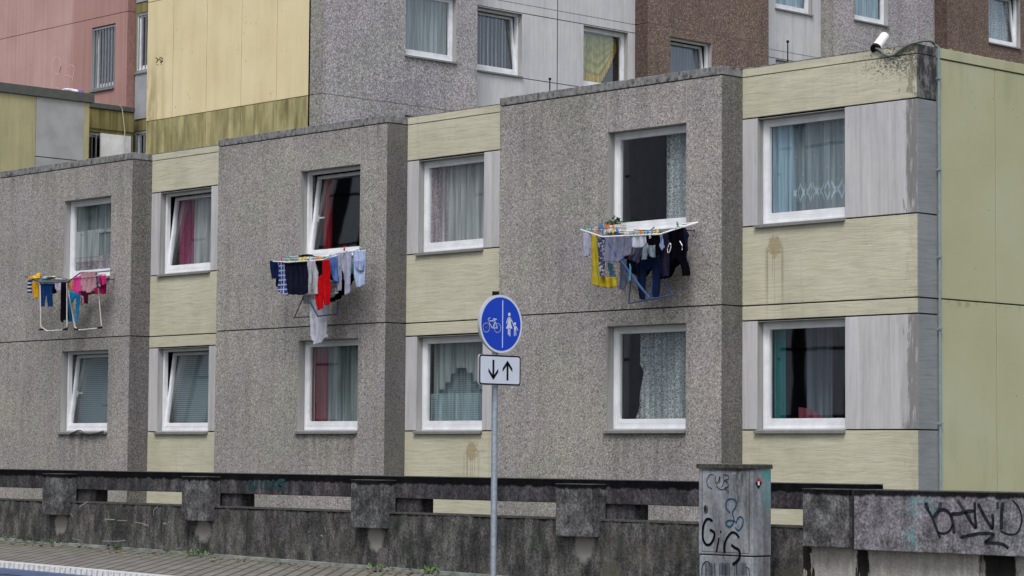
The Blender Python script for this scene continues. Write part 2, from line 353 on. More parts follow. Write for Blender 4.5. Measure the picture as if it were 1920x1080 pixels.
# ------------------------------------------------------------------ windows
def curtain(f, a0, a1, z0, z1, d, mat, parent, amp=.022, wl=.11, name='curtain', shape=None, ph=0):
    mb = MB(f); n = max(8, int((a1-a0)/.012)); k = 14; vs = []
    for j in range(k+1):
        v = j/k
        for i in range(n+1):
            u = i/n; a = a0+(a1-a0)*u; z = z0+(z1-z0)*v
            if shape: a, z = shape(u, v, a, z)
            dd = d+amp*math.sin(a*2*math.pi/wl+ph+math.sin(a*9)*1.3+.5*math.sin(v*3))+.4*amp*math.sin(a*31+ph)
            vs.append((a, dd, z))
    mb.add(vs, [(j*(n+1)+i, j*(n+1)+i+1, (j+1)*(n+1)+i+1, (j+1)*(n+1)+i) for j in range(k) for i in range(n)])
    return mb.build(name, mat, parent, smooth=True)
def rect_ring(mb, a0, a1, z0, z1, d0, d1, t, tb=None):
    tb = tb or t
    mb.box(a0, a0+t, d0, d1, z0, z1); mb.box(a1-t, a1, d0, d1, z0, z1)
    mb.box(a0+t, a1-t, d0, d1-.001, z0, z0+tb); mb.box(a0+t, a1-t, d0, d1-.001, z1-t, z1)
def window(f, bld, a0, a1, z0, z1, face, rec=.13, tilt=0, curtains=(), grille=0, sill=True, handle=None, label=None, reveal='reveal', roomcol=None):
    df = face-rec; t = .047
    mb = MB(f); rect_ring(mb, a0+.006, a1-.006, z0+.012, z1-.006, df-.075, df, t, .085)
    mb.box(a0+t, a1-t, df-.002, df+.012, z0+.012, z0+.05)
    win = mb.build('window', M['pvc'], bld, bevel=.004)
    if label: win['label'] = label
    s = MB(f); A0, A1, Z0, Z1 = a0+t+.004, a1-t-.004, z0+.10, z1-t-.004; st = .052
    dd = df-.012
    tl = rd(tilt)
    def TP(p):
        a, d, z = p; h = z-Z0; return (a, (d) - h*math.sin(tl), Z0+h*math.cos(tl))
    rect_ring(s, 0, 1, 0, 1, 0, 1, .1) if False else None
    q = MB(None); rect_ring(q, A0, A1, Z0, Z1, dd-.06, dd, st, .062)
    s.v = [s.pt(TP(p)) for p in q.v]; s.f = q.f
    s.build('sash', M['pvc'], win, bevel=.004)
    g = MB(f); gd = dd-.03
    g.add([TP(p) for p in [(A0+st-.01,gd,Z0+.055),(A1-st+.01,gd,Z0+.055),(A1-st+.01,gd,Z1-st+.01),(A0+st-.01,gd,Z1-st+.01)]], [(0,1,2,3)])
    g.build('pane', M['glass'], win)
    r = MB(f); e = .003
    for (x0, x1) in ((a0-.002, a0+e), (a1-e, a1+.002)): r.box(x0, x1, face-rec-.1, face-.003, z0-.001, z1)
    r.box(a0+e, a1-e, face-rec-.1, face-.003, z1-e, z1+.002)
    r.box(a0+e, a1-e, face-rec-.1, face-.003, z0-.002, z0+.008)
    r.build('reveal', M[reveal], win)
    if sill:
        k = MB(f); k.add([(a0-.03,face-rec+.0,z0+.028),(a1+.005,face-rec+.0,z0+.028),(a1+.005,face+.045,z0+.004),(a0-.03,face+.045,z0+.004),
                   (a0-.03,face-rec,z0+.012),(a1+.005,face-rec,z0+.012),(a1+.005,face+.045,z0-.034),(a0-.03,face+.045,z0-.034)],
                   [(0,1,2,3),(4,7,6,5),(3,2,6,7),(0,3,7,4),(1,5,6,2),(0,4,5,1)])
        k.build('sill', M['sill'], win)
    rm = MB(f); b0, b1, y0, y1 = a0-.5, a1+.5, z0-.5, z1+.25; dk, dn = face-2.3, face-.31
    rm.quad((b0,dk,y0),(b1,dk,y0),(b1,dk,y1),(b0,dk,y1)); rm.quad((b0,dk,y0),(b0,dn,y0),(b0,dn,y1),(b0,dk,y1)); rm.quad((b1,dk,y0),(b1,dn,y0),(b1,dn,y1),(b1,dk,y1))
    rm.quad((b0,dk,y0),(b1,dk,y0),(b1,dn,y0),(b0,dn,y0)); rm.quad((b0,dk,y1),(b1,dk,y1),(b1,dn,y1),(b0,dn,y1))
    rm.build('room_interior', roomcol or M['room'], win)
    if handle is not None:
        h = MB(f); hz = (Z0+Z1)/2-.05; h.add([TP(p) for p in MB(None).box(A0+.02,A0+.05,dd-.09,dd-.061,hz-.05,hz+.05).v], MB(None).box(0,1,0,1,0,1).f)
        h.add([TP(p) for p in MB(None).box(A0+.025,A0+.16,dd-.115,dd-.09,hz,hz+.022).v], MB(None).box(0,1,0,1,0,1).f); h.build('handle', M['pvc'], win)
    for c in curtains:
        u0, u1, v0, v1, mt = c[:5]; kw = c[5] if len(c) > 5 else {}
        W, H = A1-A0-2*st, Z1-Z0-2*st; back = kw.pop('back', 0); bx = .12+max(back,-.03)+(.0 if tilt == 0 else .12)
        curtain(f, A0+st+W*u0, A0+st+W*u1, Z0+st+H*v0, Z0+st+H*v1, df-bx, M[mt], win, **dict(kw))
        kw['back'] = back
    if grille:
        b = MB(f); n = grille
        for i in range(n):
            a = a0+.06+(a1-a0-.12)*i/(n-1); b.box(a-.010, a+.010, face-.05, face-.018, z0+.03, z1-.03)
        b.box(a0+.02, a1-.02, face-.052, face-.016, z1-.07, z1-.035); b.box(a0+.02, a1-.02, face-.052, face-.016, z0+.03, z0+.06)
        b.build('grille', M['bar'], win)
    return win
def side(u0, u1, mt, **k): return (u0, u1, -.06, 1.06, mt, k)
# ================================================================== FRONT LOW BLOCK
D = 24.014; DR = D+.4; XC = -18.57
Z_TOP, Z_COP, Z_LINT, Z_SILL, Z_J = 5.15, 5.03, 4.47, 3.03, 1.98
ST = 2.69; J = .009; Z_BOT = -2.6
low = thing('apartment_block', (-30, D+4, Z_BOT), 'low two-storey apartment block with grey pebble bays and yellow panels, laundry racks at its windows', 'apartment building')
RS = [-41.84, -35.04, -28.27, -21.46]
WZ = [(.33, 1.765), (3.035, 4.45)]
wins = {}
for bi, R in enumerate(RS):
    L = R-4.305; e = .012
    for k, (z0, z1) in enumerate([(Z_BOT, Z_J-J), (Z_J+J, Z_COP-J)]):
        hole = (R-2.12, R-.645, WZ[k][0], WZ[k][1])
        MB('F').slab(L, R-e, z0, z1, -D-.3, -D, [hole]).build('bay_wall', M['agg'], low)
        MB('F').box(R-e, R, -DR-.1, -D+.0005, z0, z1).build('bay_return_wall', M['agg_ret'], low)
        # sealant seams over the window corners
    for a in (R-2.12, R-.645):
        for q0, q1 in ((WZ[1][1]+.01, Z_COP-.02), (WZ[0][1]+.01, Z_J-.02)): MB('F').box(a-.006, a+.006, -D-.01, -D+.002, q0, q1).build('panel_seam', M['reveal'], low)
    for q0, q1 in ((Z_J-.02, Z_J+.02), (Z_COP-.02, Z_COP+.01)): MB('F').box(L, R-e, -D-.27, -D-.022, q0, q1).build('joint_filler', M['dark'], low)
    MB('F').box(L-.004, R+.004, -DR-.05, -D+.006, Z_COP+.004, Z_TOP).build('coping', M['coping'], low, bevel=.008)
    if bi == 0: continue
# recesses with yellow panels and one window each
def recess(R, E, last=False):
    d = -DR; e1 = E
    MB('F').slab(R, e1-.02, Z_BOT, Z_TOP-.02, d-.27, d-.03, [(R+.22, R+1.77, z0-.04, z1+.04) for z0, z1 in WZ]).build('backing_wall', M['dark'], low)
    P = []
    def pan(a0, a1, z0, z1, m, nm='panel'):
        P.append(MB('F').box(a0, a1, d-.05, d, z0+J, z1-J).build(nm, M[m], low, bevel=.004))
    MB('F').box(R, e1, d-.2, d+.004, Z_COP+.004, Z_TOP-.01).build('parapet_cap', M['yellow'], low, bevel=.004)
    MB('F').box(R, e1, d-.2, d+.006, Z_TOP-.0095, Z_TOP+.004).build('cap_flashing', M['coping'], low)
    pan(R, e1, Z_LINT, Z_COP+.003, 'yellow', 'spandrel_panel')
    for k in (0, 1):
        zl, zs = Z_LINT-ST*(1-k), Z_SILL-ST*(1-k)
        w0, w1 = R+.26, R+1.735
        pan(R, w0, zs, zl, 'conc', 'concrete_panel'); pan(w1, e1, zs, zl, 'conc', 'concrete_panel')
    pan(R, e1, Z_J, Z_SILL, 'yellow', 'spandrel_panel'); pan(R, e1, Z_LINT-ST, Z_J, 'yellow', 'spandrel_panel'); pan(R, e1, Z_BOT, Z_SILL-ST, 'yellow', 'spandrel_panel')
for R, E in zip(RS, [RS[1]-4.309, RS[2]-4.309, RS[3]-4.309, XC-.012]): recess(R, E, R == RS[3])
# corner return and the smooth gable
for z0, z1, mt in [(Z_COP+.004, Z_TOP-.005, 'corner_top'), (Z_LINT+J, Z_COP-.006, 'corner_top'), (Z_SILL+J, Z_LINT-J, 'corner'), (Z_J+J, Z_SILL-J, 'corner'),
                   (Z_LINT-ST+J, Z_J-J, 'corner'), (Z_SILL-ST+J, Z_LINT-ST-J, 'corner'), (Z_BOT, Z_SILL-ST-J, 'corner')]:
    MB('F').box(XC-.011, XC, -24.80, -DR+.0005, z0, z1).build('corner_panel', M[mt], low)
MB('F').box(XC-.16, XC-.03, -24.9, -DR-.035, Z_BOT, Z_TOP-.03).build('corner_core', M['dark'], low)
GX = XC+.014
ys = [24.828, 26.03, 27.26, 28.49, 29.72, 30.95, 32.2, 33.4, 34.6, 35.8, 37]
for i in range(len(ys)-1):
    for z0, z1 in ((Z_BOT, Z_J-J), (Z_J+J, 5.0)):
        MB('X').box(ys[i]+.009, ys[i+1]-.009, XC-.05, GX, z0, z1).build('gable_panel', M['clad'], low, bevel=.003)
MB('X').box(24.84, 37, XC-.2, XC-.052, Z_BOT, 5.1).build('gable_core', M['dark'], low)
MB('X').box(24.825, 37, XC-.2, GX+.012, 5.015, 5.14).build('gable_cap', M['clad'], low, bevel=.004)
mo = MB(); yy = 24.9
while yy < 29.5:
    h = random.uniform(.006,.03)*(1.3 if random.random() < .3 else .6); wd = random.uniform(.02,.08)
    mo.add([(GX-.02,yy,5.138),(GX+.008,yy,5.138),(GX+.008,yy+wd,5.138),(GX-.02,yy+wd,5.138),(GX-.008,yy+wd*.5,5.14+h)], [(0,1,4),(1,2,4),(2,3,4),(3,0,4)]); yy += wd*random.uniform(.6,1.6)
mo.build('moss_edge', plain('grey_green_moss', (.2,.2,.11), .95, .1), low)
MB('F').box(-60, XC-.25, -37, -DR-.3, 4.86, 4.95).build('roof', M['slate'], low)
MB('F').box(-60, XC-.25, -37.2, -37, Z_BOT, 4.95).build('rear_wall', M['dark'], low)
# windows of the low block
f = 'F'; wb = lambda R: (R-2.12, R-.645); wr = lambda R: (R+.26, R+1.735)
def wbay(R, k, **kw): a = wb(R); return window(f, low, a[0], a[1], *WZ[k], -D, .13, **kw)
def wrec(R, k, **kw): a = wr(R); return window(f, low, a[0], a[1], *WZ[k], -DR, .11, **kw)
# leftmost hidden ones outside the frame carry plain net curtains
for k in (0, 1): wrec(RS[0], k, curtains=[side(0,1,'c_sheer')]); wbay(RS[0], k, curtains=[side(0,1,'c_mesh')])
wbay(RS[1], 1, curtains=[side(0,1,'c_thin',ph=1), (0,.55,.15,.62,'c_sheer',{'back':-.03}), (0,1,-.05,.22,'c_pat',{'back':-.04}), (.2,1,.57,.63,'c_lace',{'back':-.05})], label='window with swagged net curtain behind the pink laundry')
wbay(RS[1], 0, tilt=6.5, curtains=[side(-.1,1.1,'blind',amp=.001)], handle=1, label='tilted window with grey venetian blind')
wrec(RS[1], 1, tilt=7, curtains=[side(0,.36,'c_mag'), side(.3,1.05,'c_sheer',ph=2)], label='tilted window with magenta drape')
wrec(RS[1], 0, tilt=7, curtains=[side(-.1,1.1,'blind',amp=.001)], label='tilted window with green-grey blind')
wbay(RS[2], 1, tilt=7, curtains=[side(0,.2,'c_red',ph=1), side(.78,1.08,'c_sheer')], handle=1, label='tilted window with red curtain and dark reflections')
wbay(RS[2], 0, curtains=[side(0,1,'c_green',ph=3,wl=.09), side(.0,.3,'c_dull',back=-.04,amp=.008)], label='window with red drape beside grey-green curtain')
wrec(RS[2], 1, curtains=[side(0,1,'c_sheer',wl=.08), (0,.28,-.05,1.05,'c_pat',{'back':-.05})], label='window with long white net curtain')
def arch(u, v, a, z):
    return a, z
aw = wrec(RS[2], 0, curtains=[(0,1,-.05,.36,'c_mesh',{'back':-.02,'amp':.008}), (0,1,-.05,1.05,'c_mesh',{'back':.07,'amp':.004})], label='window with arched net curtain above a cafe curtain')
# the arched net: columns that end on a stepped arch
a0, a1 = wr(RS[2])[0]+.13, wr(RS[2])[1]-.13
def arch_shape(u, v, a, z):
    c = abs(u-.52)*2; low_ = 2.0-1.435+.0
    zt = WZ[0][1]-.1; zb = WZ[0][0]+.5 + (.46 if c < .2 else .38 if c < .4 else .25 if c < .62 else .14 if c < .82 else .0)
    return a, zb+(zt-zb)*v
curtain('F', a0, a1, 0, 1, -DR-.11-.12, M['c_green'], aw, amp=.012, shape=arch_shape)
wbay(RS[3], 1, curtains=[side(.6,1.02,'c_lace',ph=1), side(.62,1.02,'c_thin',back=.03)], label='dark window with lace curtain at its right side')
def leftcurve(u, v, a, z): return a+(1-u)*.08*math.sin(v*3.1)*(1 if v < .6 else .5)-(1-u)*.1*(1-v), z
wbay(RS[3], 0, curtains=[(.24,1.02,-.05,1.03,'c_lace',{'shape':leftcurve}), (.28,1.02,-.05,1.03,'c_thin',{'back':.03})], label='window with patterned lace curtain drawn to the right')
wrec(RS[3], 1, curtains=[(0,1.02,-.05,1.05,'c_hem',{}), (0,.27,-.05,1.05,'c_blue',{'back':-.04}), side(0,1,'c_grey',back=.05)], label='window with embroidered pale blue curtain')
def tealw(u, v, a, z): return a-(u)*.1*(1-v)*0, z
wrec(RS[3], 0, curtains=[side(0,.15,'c_teal'), (.2,.55,-.05,1.05,'c_grey',{'back':.35,'amp':.01}), (.12,.48,-.05,.14,'c_rose',{'back':.3,'amp':.004,'shape':lambda u,v,a,z: (a, z-(.16*u*u)*v)})], label='dark window with narrow teal drape')  # set-back grey curtain stands in for pale reflections in the pane
# ================================================================== TOWER BEHIND
XG = -38.95; XR = -39.35; YG = 31.3; TT = 24
tower = thing('apartment_tower', (-44, 40, Z_BOT), 'tall stepped apartment tower behind with pale yellow, grey, concrete and brown walls', 'apartment building')
def rows(lo, hi): return [(Z_J+ST*k, Z_J+ST*(k+1)) for k in range(lo, hi)]
RW = rows(0, 8)
def tface(a0, a1, x, m, wn=(), ret=None, retm=None, thick=.3, jm='joint_light', lit=True):
    for (z0, z1) in RW:
        zs, zt = z0+1.055, z0+2.47
        hs = [(p, q, zs, zt) for (p, q) in wn]
        MB('X').slab(a0+(.012 if ret else 0), a1, z0+.008, z1-.008, x-thick, x, hs).build('wall_panel', M[m], tower)
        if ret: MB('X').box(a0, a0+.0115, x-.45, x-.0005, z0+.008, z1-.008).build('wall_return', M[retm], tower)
    MB('X').slab(a0+.03, a1, RW[0][0], RW[-1][1], x-.27, x-.01, [(p-.02, q+.02, z0+1.03, z0+2.5) for (z0, z1) in RW for (p, q) in wn]).build('joint_filler', M[jm], tower)
    if wn and m != 'conc_tower':
        for (p, q) in wn:
            for a in (p, q):
                for (z0, z1) in RW[1:5]: MB('X').box(a-.008, a+.008, x-.01, x+.002, z0+2.48, z1-.01).build('panel_seam', M[jm], tower)
g1 = [(33.55, 35.0)]; c1 = [(35.86, 37.33), (39.27, 40.74)]; br = [(41.76, 43.2)]; c2 = [(46.0, 47.42)]; g2 = [(48.6, 49.98)]; b2 = [(53.8, 55.25)]
tface(31.3, 35.6, XG, 'agg_tower', g1, True, 'agg_tret')
tface(35.6, 40.97, XR, 'conc_tower', c1, jm='reveal')
tface(40.97, 45.27, XG, 'brown', br, True, 'brown_ret')
tface(45.27, 47.75, XR, 'conc_tower', c2, jm='reveal')
tface(47.75, 52.0, XG, 'agg_tower', g2, True, 'agg_tret')
tface(51.95, 62, XG+.4, 'brown', b2, True, 'brown_ret')
# concrete strips: lintel line and panel seam between the windows
for (z0, z1) in RW[1:5]:
    for bx_ in ((35.6, 40.97, XR-.01, XR+.002, z0+2.485, z0+2.5), (38.42, 38.44, XR-.01, XR+.0025, z0+.01, z1-.01), (35.6, 40.97, XR-.01, XR+.002, z0+1.02, z0+1.035), (45.27, 47.75, XR-.01, XR+.002, z0+2.485, z0+2.5)):
        MB('X').box(*bx_).build('panel_seam', M['dark'], tower)
zr = lambda k: (Z_J+ST*k+1.055, Z_J+ST*k+2.47)
def wt(ap, x, k, **kw): return window('X', tower, ap[0], ap[1], *zr(k), x, .12, **kw)
for k in (2, 3):
    wt(g1[0], XG, k, curtains=[side(0,1,'c_green',wl=.1)], label='grey-green curtained window on the grey tower wall')
    wt(c1[0], XR, k, tilt=6 if k == 2 else 0, curtains=[side(0,1,'c_sheer',ph=2)], label='tilted window with grey-green curtain')
    wt(g2[0], XG, k, curtains=[side(0,1,'c_blue')])
    wt(c2[0], XR, k, curtains=[side(0,1,'c_blue',ph=1)])
    wt(b2[0], XG+.4, k, tilt=6 if k == 3 else 0, curtains=[(0,1,-.05,1.05,'c_lace',{}), side(0,1,'c_blue',back=.05)])
wt(c1[1], XR, 3, curtains=[side(0,1,'c_green')])
wt(br[0], XG, 2, tilt=7, curtains=[side(0,1,'c_grey',amp=.004)], label='tilted window in the brown pebble wall')
wt(br[0], XG, 3, curtains=[side(0,1,'c_sheer')])
yw = wt(c1[1], XR, 2, label='window hung with olive swag and golden fringe')
Y0, Y1 = c1[1][0]+.12, c1[1][1]-.12; zA, zB = zr(2)[0]+.14, zr(2)[1]-.12
sw = MB('X'); n, k = 60, 40; vs = []
for j in range(k+1):
    v = j/k
    for i in range(n+1):
        u = i/n; a = Y0+(Y1-Y0)*u
        bottom = zA+.12 + (zB-zA)*(.75*max(0, (u-.55)/.45)**1.2) + .05*(1-u)
        z = bottom+(zB-bottom)*v
        r = math.hypot((u-.62)*1.0, (v-1.15)*1.1); vs.append((a, XR-.30+.014*math.sin(r*24)+.005*math.sin(u*60), z))
sw.add(vs, [(j*(n+1)+i, j*(n+1)+i+1, (j+1)*(n+1)+i+1, (j+1)*(n+1)+i) for j in range(k) for i in range(n)]); sw.build('swag_curtain', M['c_swag'], yw, smooth=True)
fr = MB('X'); vs = []
for j in range(9):
    v = j/8
    for i in range(n+1):
        u = i/n; bottom = zA+.12+(zB-zA)*(.75*max(0, (u-.55)/.45)**1.2)+.05*(1-u)
        vs.append((Y0+(Y1-Y0)*u, XR-.275+.012*math.sin(u*110), bottom-.13+.2*v))
fr.add(vs, [(j*(n+1)+i, j*(n+1)+i+1, (j+1)*(n+1)+i+1, (j+1)*(n+1)+i) for j in range(8) for i in range(n)]); fr.build('curtain_fringe', M['c_gold'], yw, smooth=True)
# yellow flank facing the street
xs = [-45.2, -44.2, -42.95, -41.7, -40.47, XR]
for (z0, z1) in RW[1:]:
    for i in range(5):
        m_ = 'tbase' if z1 < 7.5 else 'tyel'
        MB('F').box(xs[i]+.009, xs[i+1]-(.009 if i < 4 else 0), -YG-.1, -YG, z0+.008, z1-.008).build('flank_panel', M[m_], tower)
MB('F').box(xs[0]+.02, XR, -YG-.3, -YG-.02, 0, TT).build('flank_core', plain('ochre_joint', (.2,.13,.05)), tower)
MB('F').box(-45.6, XR-.35, -62, -YG-.35, 4, TT-.3).build('tower_core', M['dark'], tower)
s = MB('F'); rr = random.Random(4)
def ribbon(mb, pts, w_, f='F', d=.003, n=6):
    """brush stroke lying on a wall: polyline of (a, z) smoothed, width w_"""
    P = [Vector((p[0], p[1])) for p in pts]; Q = []
    if len(P) == 2: Q = P
    else:
        for i in range(len(P)-1):
            a = P[max(i-1,0)]; b = P[i]; c = P[i+1]; e = P[min(i+2, len(P)-1)]
            for k in range(n):
                t = k/n; Q.append(.5*((2*b)+(c-a)*t+(2*a-5*b+4*c-e)*t*t+(3*b-a-3*c+e)*t**3))
        Q.append(P[-1])
    L = []; Rr = []
    for i, q in enumerate(Q):
        t = (Q[min(i+1,len(Q)-1)]-Q[max(i-1,0)]); 
        if t.length < 1e-6: t = Vector((1,0))
        t.normalize(); nn = Vector((-t.y, t.x))*w_*.5*(1 if 0 < i < len(Q)-1 else .6); L.append(q+nn); Rr.append(q-nn)
    mb.add([(p.x, d, p.y) for p in L]+[(p.x, d, p.y) for p in Rr], [(i, i+1, len(Q)+i+1, len(Q)+i) for i in range(len(Q)-1)])
def px_stroke(mb, pts, w_, Y, lift=.003, zoom=None, n=6):
    P = []
    for (x, y) in pts:
        if zoom: x, y = zoom[0]+x/zoom[2], zoom[1]+y/zoom[2]
        q = onY(x, y, Y); P.append((q.x, q.z))
    ribbon(mb, P, w_, d=-Y+lift, n=n)
for st in [[(292,108),(296,112),(293,118),(299,111),(303,117)],[(299,108),(305,110),(301,118),(306,114)],[(294,121),(297,122)],[(302,120),(304,121)]]: px_stroke(s, st, .02, YG)
s.build('scribble', M['blackpaint'], tower)
# ================================================================== PINK BLOCK
pinkb = thing('pink_apartment_block', (-56, 36, Z_BOT), 'dusty pink rendered apartment block with barred window behind the left roof', 'apartment building')
YP = 31.4; pxs = [-70, -60.4, -55.6, -50.86, -46.22, -46.14]
wp = (-47.58, -46.62, 8.3, 9.78)
for (z0, z1) in [(4, 7.33), (7.33, 9.99), (9.99, 12.68), (12.68, TT)]:
    for i in range(5):
        hs = [wp] if (i == 3 and abs(z0-7.33) < .01) else []
        MB('F').slab(pxs[i]+.005, pxs[i+1]-.005, z0+.008, z1-.008, -YP-.3, -YP, hs).build('wall_panel', M['pink'], pinkb)
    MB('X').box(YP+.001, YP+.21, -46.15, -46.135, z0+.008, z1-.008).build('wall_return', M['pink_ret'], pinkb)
MB('F').slab(-70, -46.2, 4, TT, -YP-.25, -YP-.012, [(wp[0]-.02, wp[1]+.02, wp[2]-.02, wp[3]+.02)]).build('joint_filler', M['pink_ret'], pinkb)
window('F', pinkb, *wp, -YP, .12, grille=8, curtains=[side(0,1,'c_grey',back=.3)], label='barred window in the pink wall')
YQ = YP+.22
MB('F').slab(-46.15, -44.9, 4, TT, -YQ-.3, -YQ, [(-46.09,-45.3,z,z+1.38) for z in (5.87, 8.58, 11.27)]).build('recessed_wall', M['olive'], pinkb)
for z in (5.87, 8.58, 11.27):
    window('F', pinkb, -46.09, -45.3, z, z+1.38, -YQ, .03, grille=6, curtains=[side(0,1,'c_grey',back=.1)], label='narrow barred window beside the pale yellow wall')
for z in (7.52, 10.2): MB('F').box(-46.09, -45.2, -YQ-.01, -YQ+.02, z, z+1.03).build('white_panel', M['anx_g'], pinkb)
s = MB('F'); zm = (0, 0, 3.375)
for st in [[(330,560),(335,490),(350,480)],[(330,440),(325,400),(345,365),(370,360),(385,400),(380,450),(365,470),(350,465)],[(375,470),(390,410),(410,395),(425,410),(415,440)],[(425,420),(450,410),(468,425),(465,470),(455,520)],[(350,480),(340,520),(350,550),(380,560)],[(400,480),(440,480),(455,490)]]:
    px_stroke(s, st, .022, YP, zoom=zm)
s.build('chalk_scribble', M['chalk'], pinkb)
# ================================================================== ANNEX on the left
XA = -45.3
anx = thing('annex_building', (-48, 27.5, Z_BOT), 'small flat-roofed annex with olive yellow and grey panels at the upper left', 'annex')
def Ya(x, X=XA): return onX(x, 240, X).y
y67, y158, y168 = Ya(67), Ya(157), Ya(167)
zj = onX(67, 293, XA).z
MB('X').box(25.6, y67-.006, XA-.1, XA, 4, 7.64).build('yellow_panel', M['anx_y'], anx)
MB('X').box(y67+.006, y158, XA-.1, XA, zj+.01, 7.64).box(y67+.006, y158, XA-.1, XA, 4, zj-.01).build('grey_panel', M['anx_g'], anx)
MB('X').box(y158+.002, y168, XA-.1, XA, 4, 7.64).build('yellow_edge_panel', M['anx_y'], anx)
MB('X').box(25.6, y168, XA-6, XA-.101, 4, 7.6).build('core', M['dark'], anx)
MB('X').box(25.5, y168+.1, XA-6, XA+.05, 7.645, 7.85).build('roof_cap', M['slate'], anx, bevel=.01)
XL = -45.8
MB('X').slab(y168-.4, YP-.02, 4, 7.16, XL-.2, XL, [(y168+.05, YP-.5, 5.6, 7.1)]).build('link_wall', M['olive'], anx)
MB('X').box(y168-.4, YP-.02, XL-.2, XL+.03, 7.16, 7.62).build('fascia', M['olive'], anx, bevel=.02)
MB('X').box(y168-.4, YP-.02, XL-.3, XL+.06, 7.625, 7.74).build('link_cap', M['slate'], anx, bevel=.01)
window('X', anx, y168+.05, YP-.5, 5.6, 7.1, XL, .1, grille=5, sill=False, label='barred window under the olive fascia')
MB('X').box(y168+.62, YP-.1, XL+.002, XL+.03, 5.4, 7.08).box(y168+.70, YP-.18, XL+.03, XL+.036, 5.5, 6.95).build('white_shutter_panel', M['pvc'], anx)
cb = MB(); P = [onX(x, y, XL+.1) for x, y in [(224,197),(229,204),(231,220),(234,245),(233,270),(234,290)]]; cb.tube(P, .012, 6); tag(cb.build('hanging_cable', plain('pale_cable', (.5,.45,.36))), 'thin pale cable hanging down beside the pink wall corner', 'cable')
bagm = plain('white_plastic_film', (.72,.70,.78), .4, .5); bag2 = plain('violet_print', (.22,.14,.5), .5)
pb = onX(134, 170, XA-.1); bt = thing('plastic_bag', (XA-.1, pb.y, 7.852), 'crumpled white and violet plastic bag lying on the annex roof edge', 'plastic bag')
def lump(cx, cy, cz, rx, ry, rz, mat, name, par, seed):
    r_ = random.Random(seed); mb = MB(); n, k = 14, 7; vs = []
    for j in range(k+1):
        th = math.pi/2*j/k
        for i in range(n):
            q = 1+r_.uniform(-.22,.22); vs.append((cx+rx*q*math.cos(2*math.pi*i/n)*math.cos(th), cy+ry*q*math.sin(2*math.pi*i/n)*math.cos(th), cz+rz*q*math.sin(th)))
    mb.add(vs, [(j*n+i, j*n+(i+1)%n, (j+1)*n+(i+1)%n, (j+1)*n+i) for j in range(k) for i in range(n)]); return mb.build(name, mat, par)
lump(XA-.1, pb.y, 7.852, .08, .25, .07, bagm, 'bag_body', bt, 1); lump(XA-.06, pb.y+.2, 7.852, .05, .09, .06, bag2, 'bag_print', bt, 2)
# ================================================================== PARAPET WALL OF THE ROAD
YW = 18.6
def par_mat(name, base, hi, lo, top=None, light=(), moss=True, drip=(), teal=(), bandh=.035, spk=.5, an=(6,6,2.6)):
    b = NB(name); n = b.noise(b.scale(*an), 1, 6, .68); sp = b.noise(sc=38, det=4, rough=.7)
    c = b.ramp(n, (.3, lo), (.5, base), (.72, hi)); c = b.mul(c, b.ramp(sp, (.34, spk), (.5, 1.0), (.64, 1+(1-spk)*1.2)))
    st = b.noise(b.scale(22,22,1.0), 1, 4, .6); c = b.mul(c, b.ramp(st, (.3, .85), (.6, 1.12)))
    c = b.mul(c, b.ramp(b.noise(sc=1.6, det=2), (.35, (1.03,.99,1.02)), (.65, (.96,1.01,1.0))))
    if moss:
        k = b.math('MULTIPLY', b.sm(b.noise(sc=2.6, det=4), .5, .66), b.sm(b.z, -.7, -1.3)); c = b.mix(b.math('MULTIPLY', k, .5), c, (.13,.12,.095))
        k = b.sm(b.noise(sc=3.4, det=4), .55, .7); c = b.mix(b.math('MULTIPLY', k, .45), c, (.035,.05,.035))
    for (x, z, r, rz) in light: c = b.mix(b.math('MULTIPLY', blob(b, x, z, r, rz, .32, nsc=8), .92), c, (.28,.27,.255))
    for (x, w_, z0, z1) in drip:
        k = b.math('MULTIPLY', b.sm(b.math('ADD', b.math('ABSOLUTE', b.math('SUBTRACT', b.x, x)), b.math('MULTIPLY', b.math('SUBTRACT', b.noise(b.scale(12,12,3), 1, 4, .65), .5), .28)), w_, w_*.7), b.sm(b.z, z1, z1+.15))
        c = b.mix(b.math('MULTIPLY', k, .95), c, (.004,.004,.004))
    for (x, z, r) in teal: c = b.mix(b.math('MULTIPLY', b.math('MULTIPLY', blob(b, x, z, r, r*1.2, .4), b.sm(b.noise(sc=30, det=4, rough=.7), .48, .6)), .7), c, (.08,.28,.3))
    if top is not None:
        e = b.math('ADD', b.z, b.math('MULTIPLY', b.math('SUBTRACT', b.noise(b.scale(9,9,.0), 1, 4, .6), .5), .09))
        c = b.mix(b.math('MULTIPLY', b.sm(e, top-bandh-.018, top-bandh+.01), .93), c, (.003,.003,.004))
    b.bump(sp, .4, .006); return b.done(c, 1.0, .03)
BX = [(-29.01,-28.49), (-25.75,-25.21), (-22.36,-21.80), (-18.905,-18.36), (-15.465,-14.90)]
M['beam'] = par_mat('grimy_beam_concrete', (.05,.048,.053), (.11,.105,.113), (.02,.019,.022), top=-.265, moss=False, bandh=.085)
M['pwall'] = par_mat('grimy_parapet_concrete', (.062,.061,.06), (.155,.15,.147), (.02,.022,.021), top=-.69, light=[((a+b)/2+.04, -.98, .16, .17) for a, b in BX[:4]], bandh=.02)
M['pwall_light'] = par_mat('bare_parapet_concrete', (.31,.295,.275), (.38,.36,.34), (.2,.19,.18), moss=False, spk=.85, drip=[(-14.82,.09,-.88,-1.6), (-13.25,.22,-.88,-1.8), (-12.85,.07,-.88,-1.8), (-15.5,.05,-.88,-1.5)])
M['block'] = par_mat('weathered_block_concrete', (.085,.085,.09), (.2,.205,.21), (.028,.028,.031), top=-.312, moss=False, an=(7,7,6), bandh=.05)
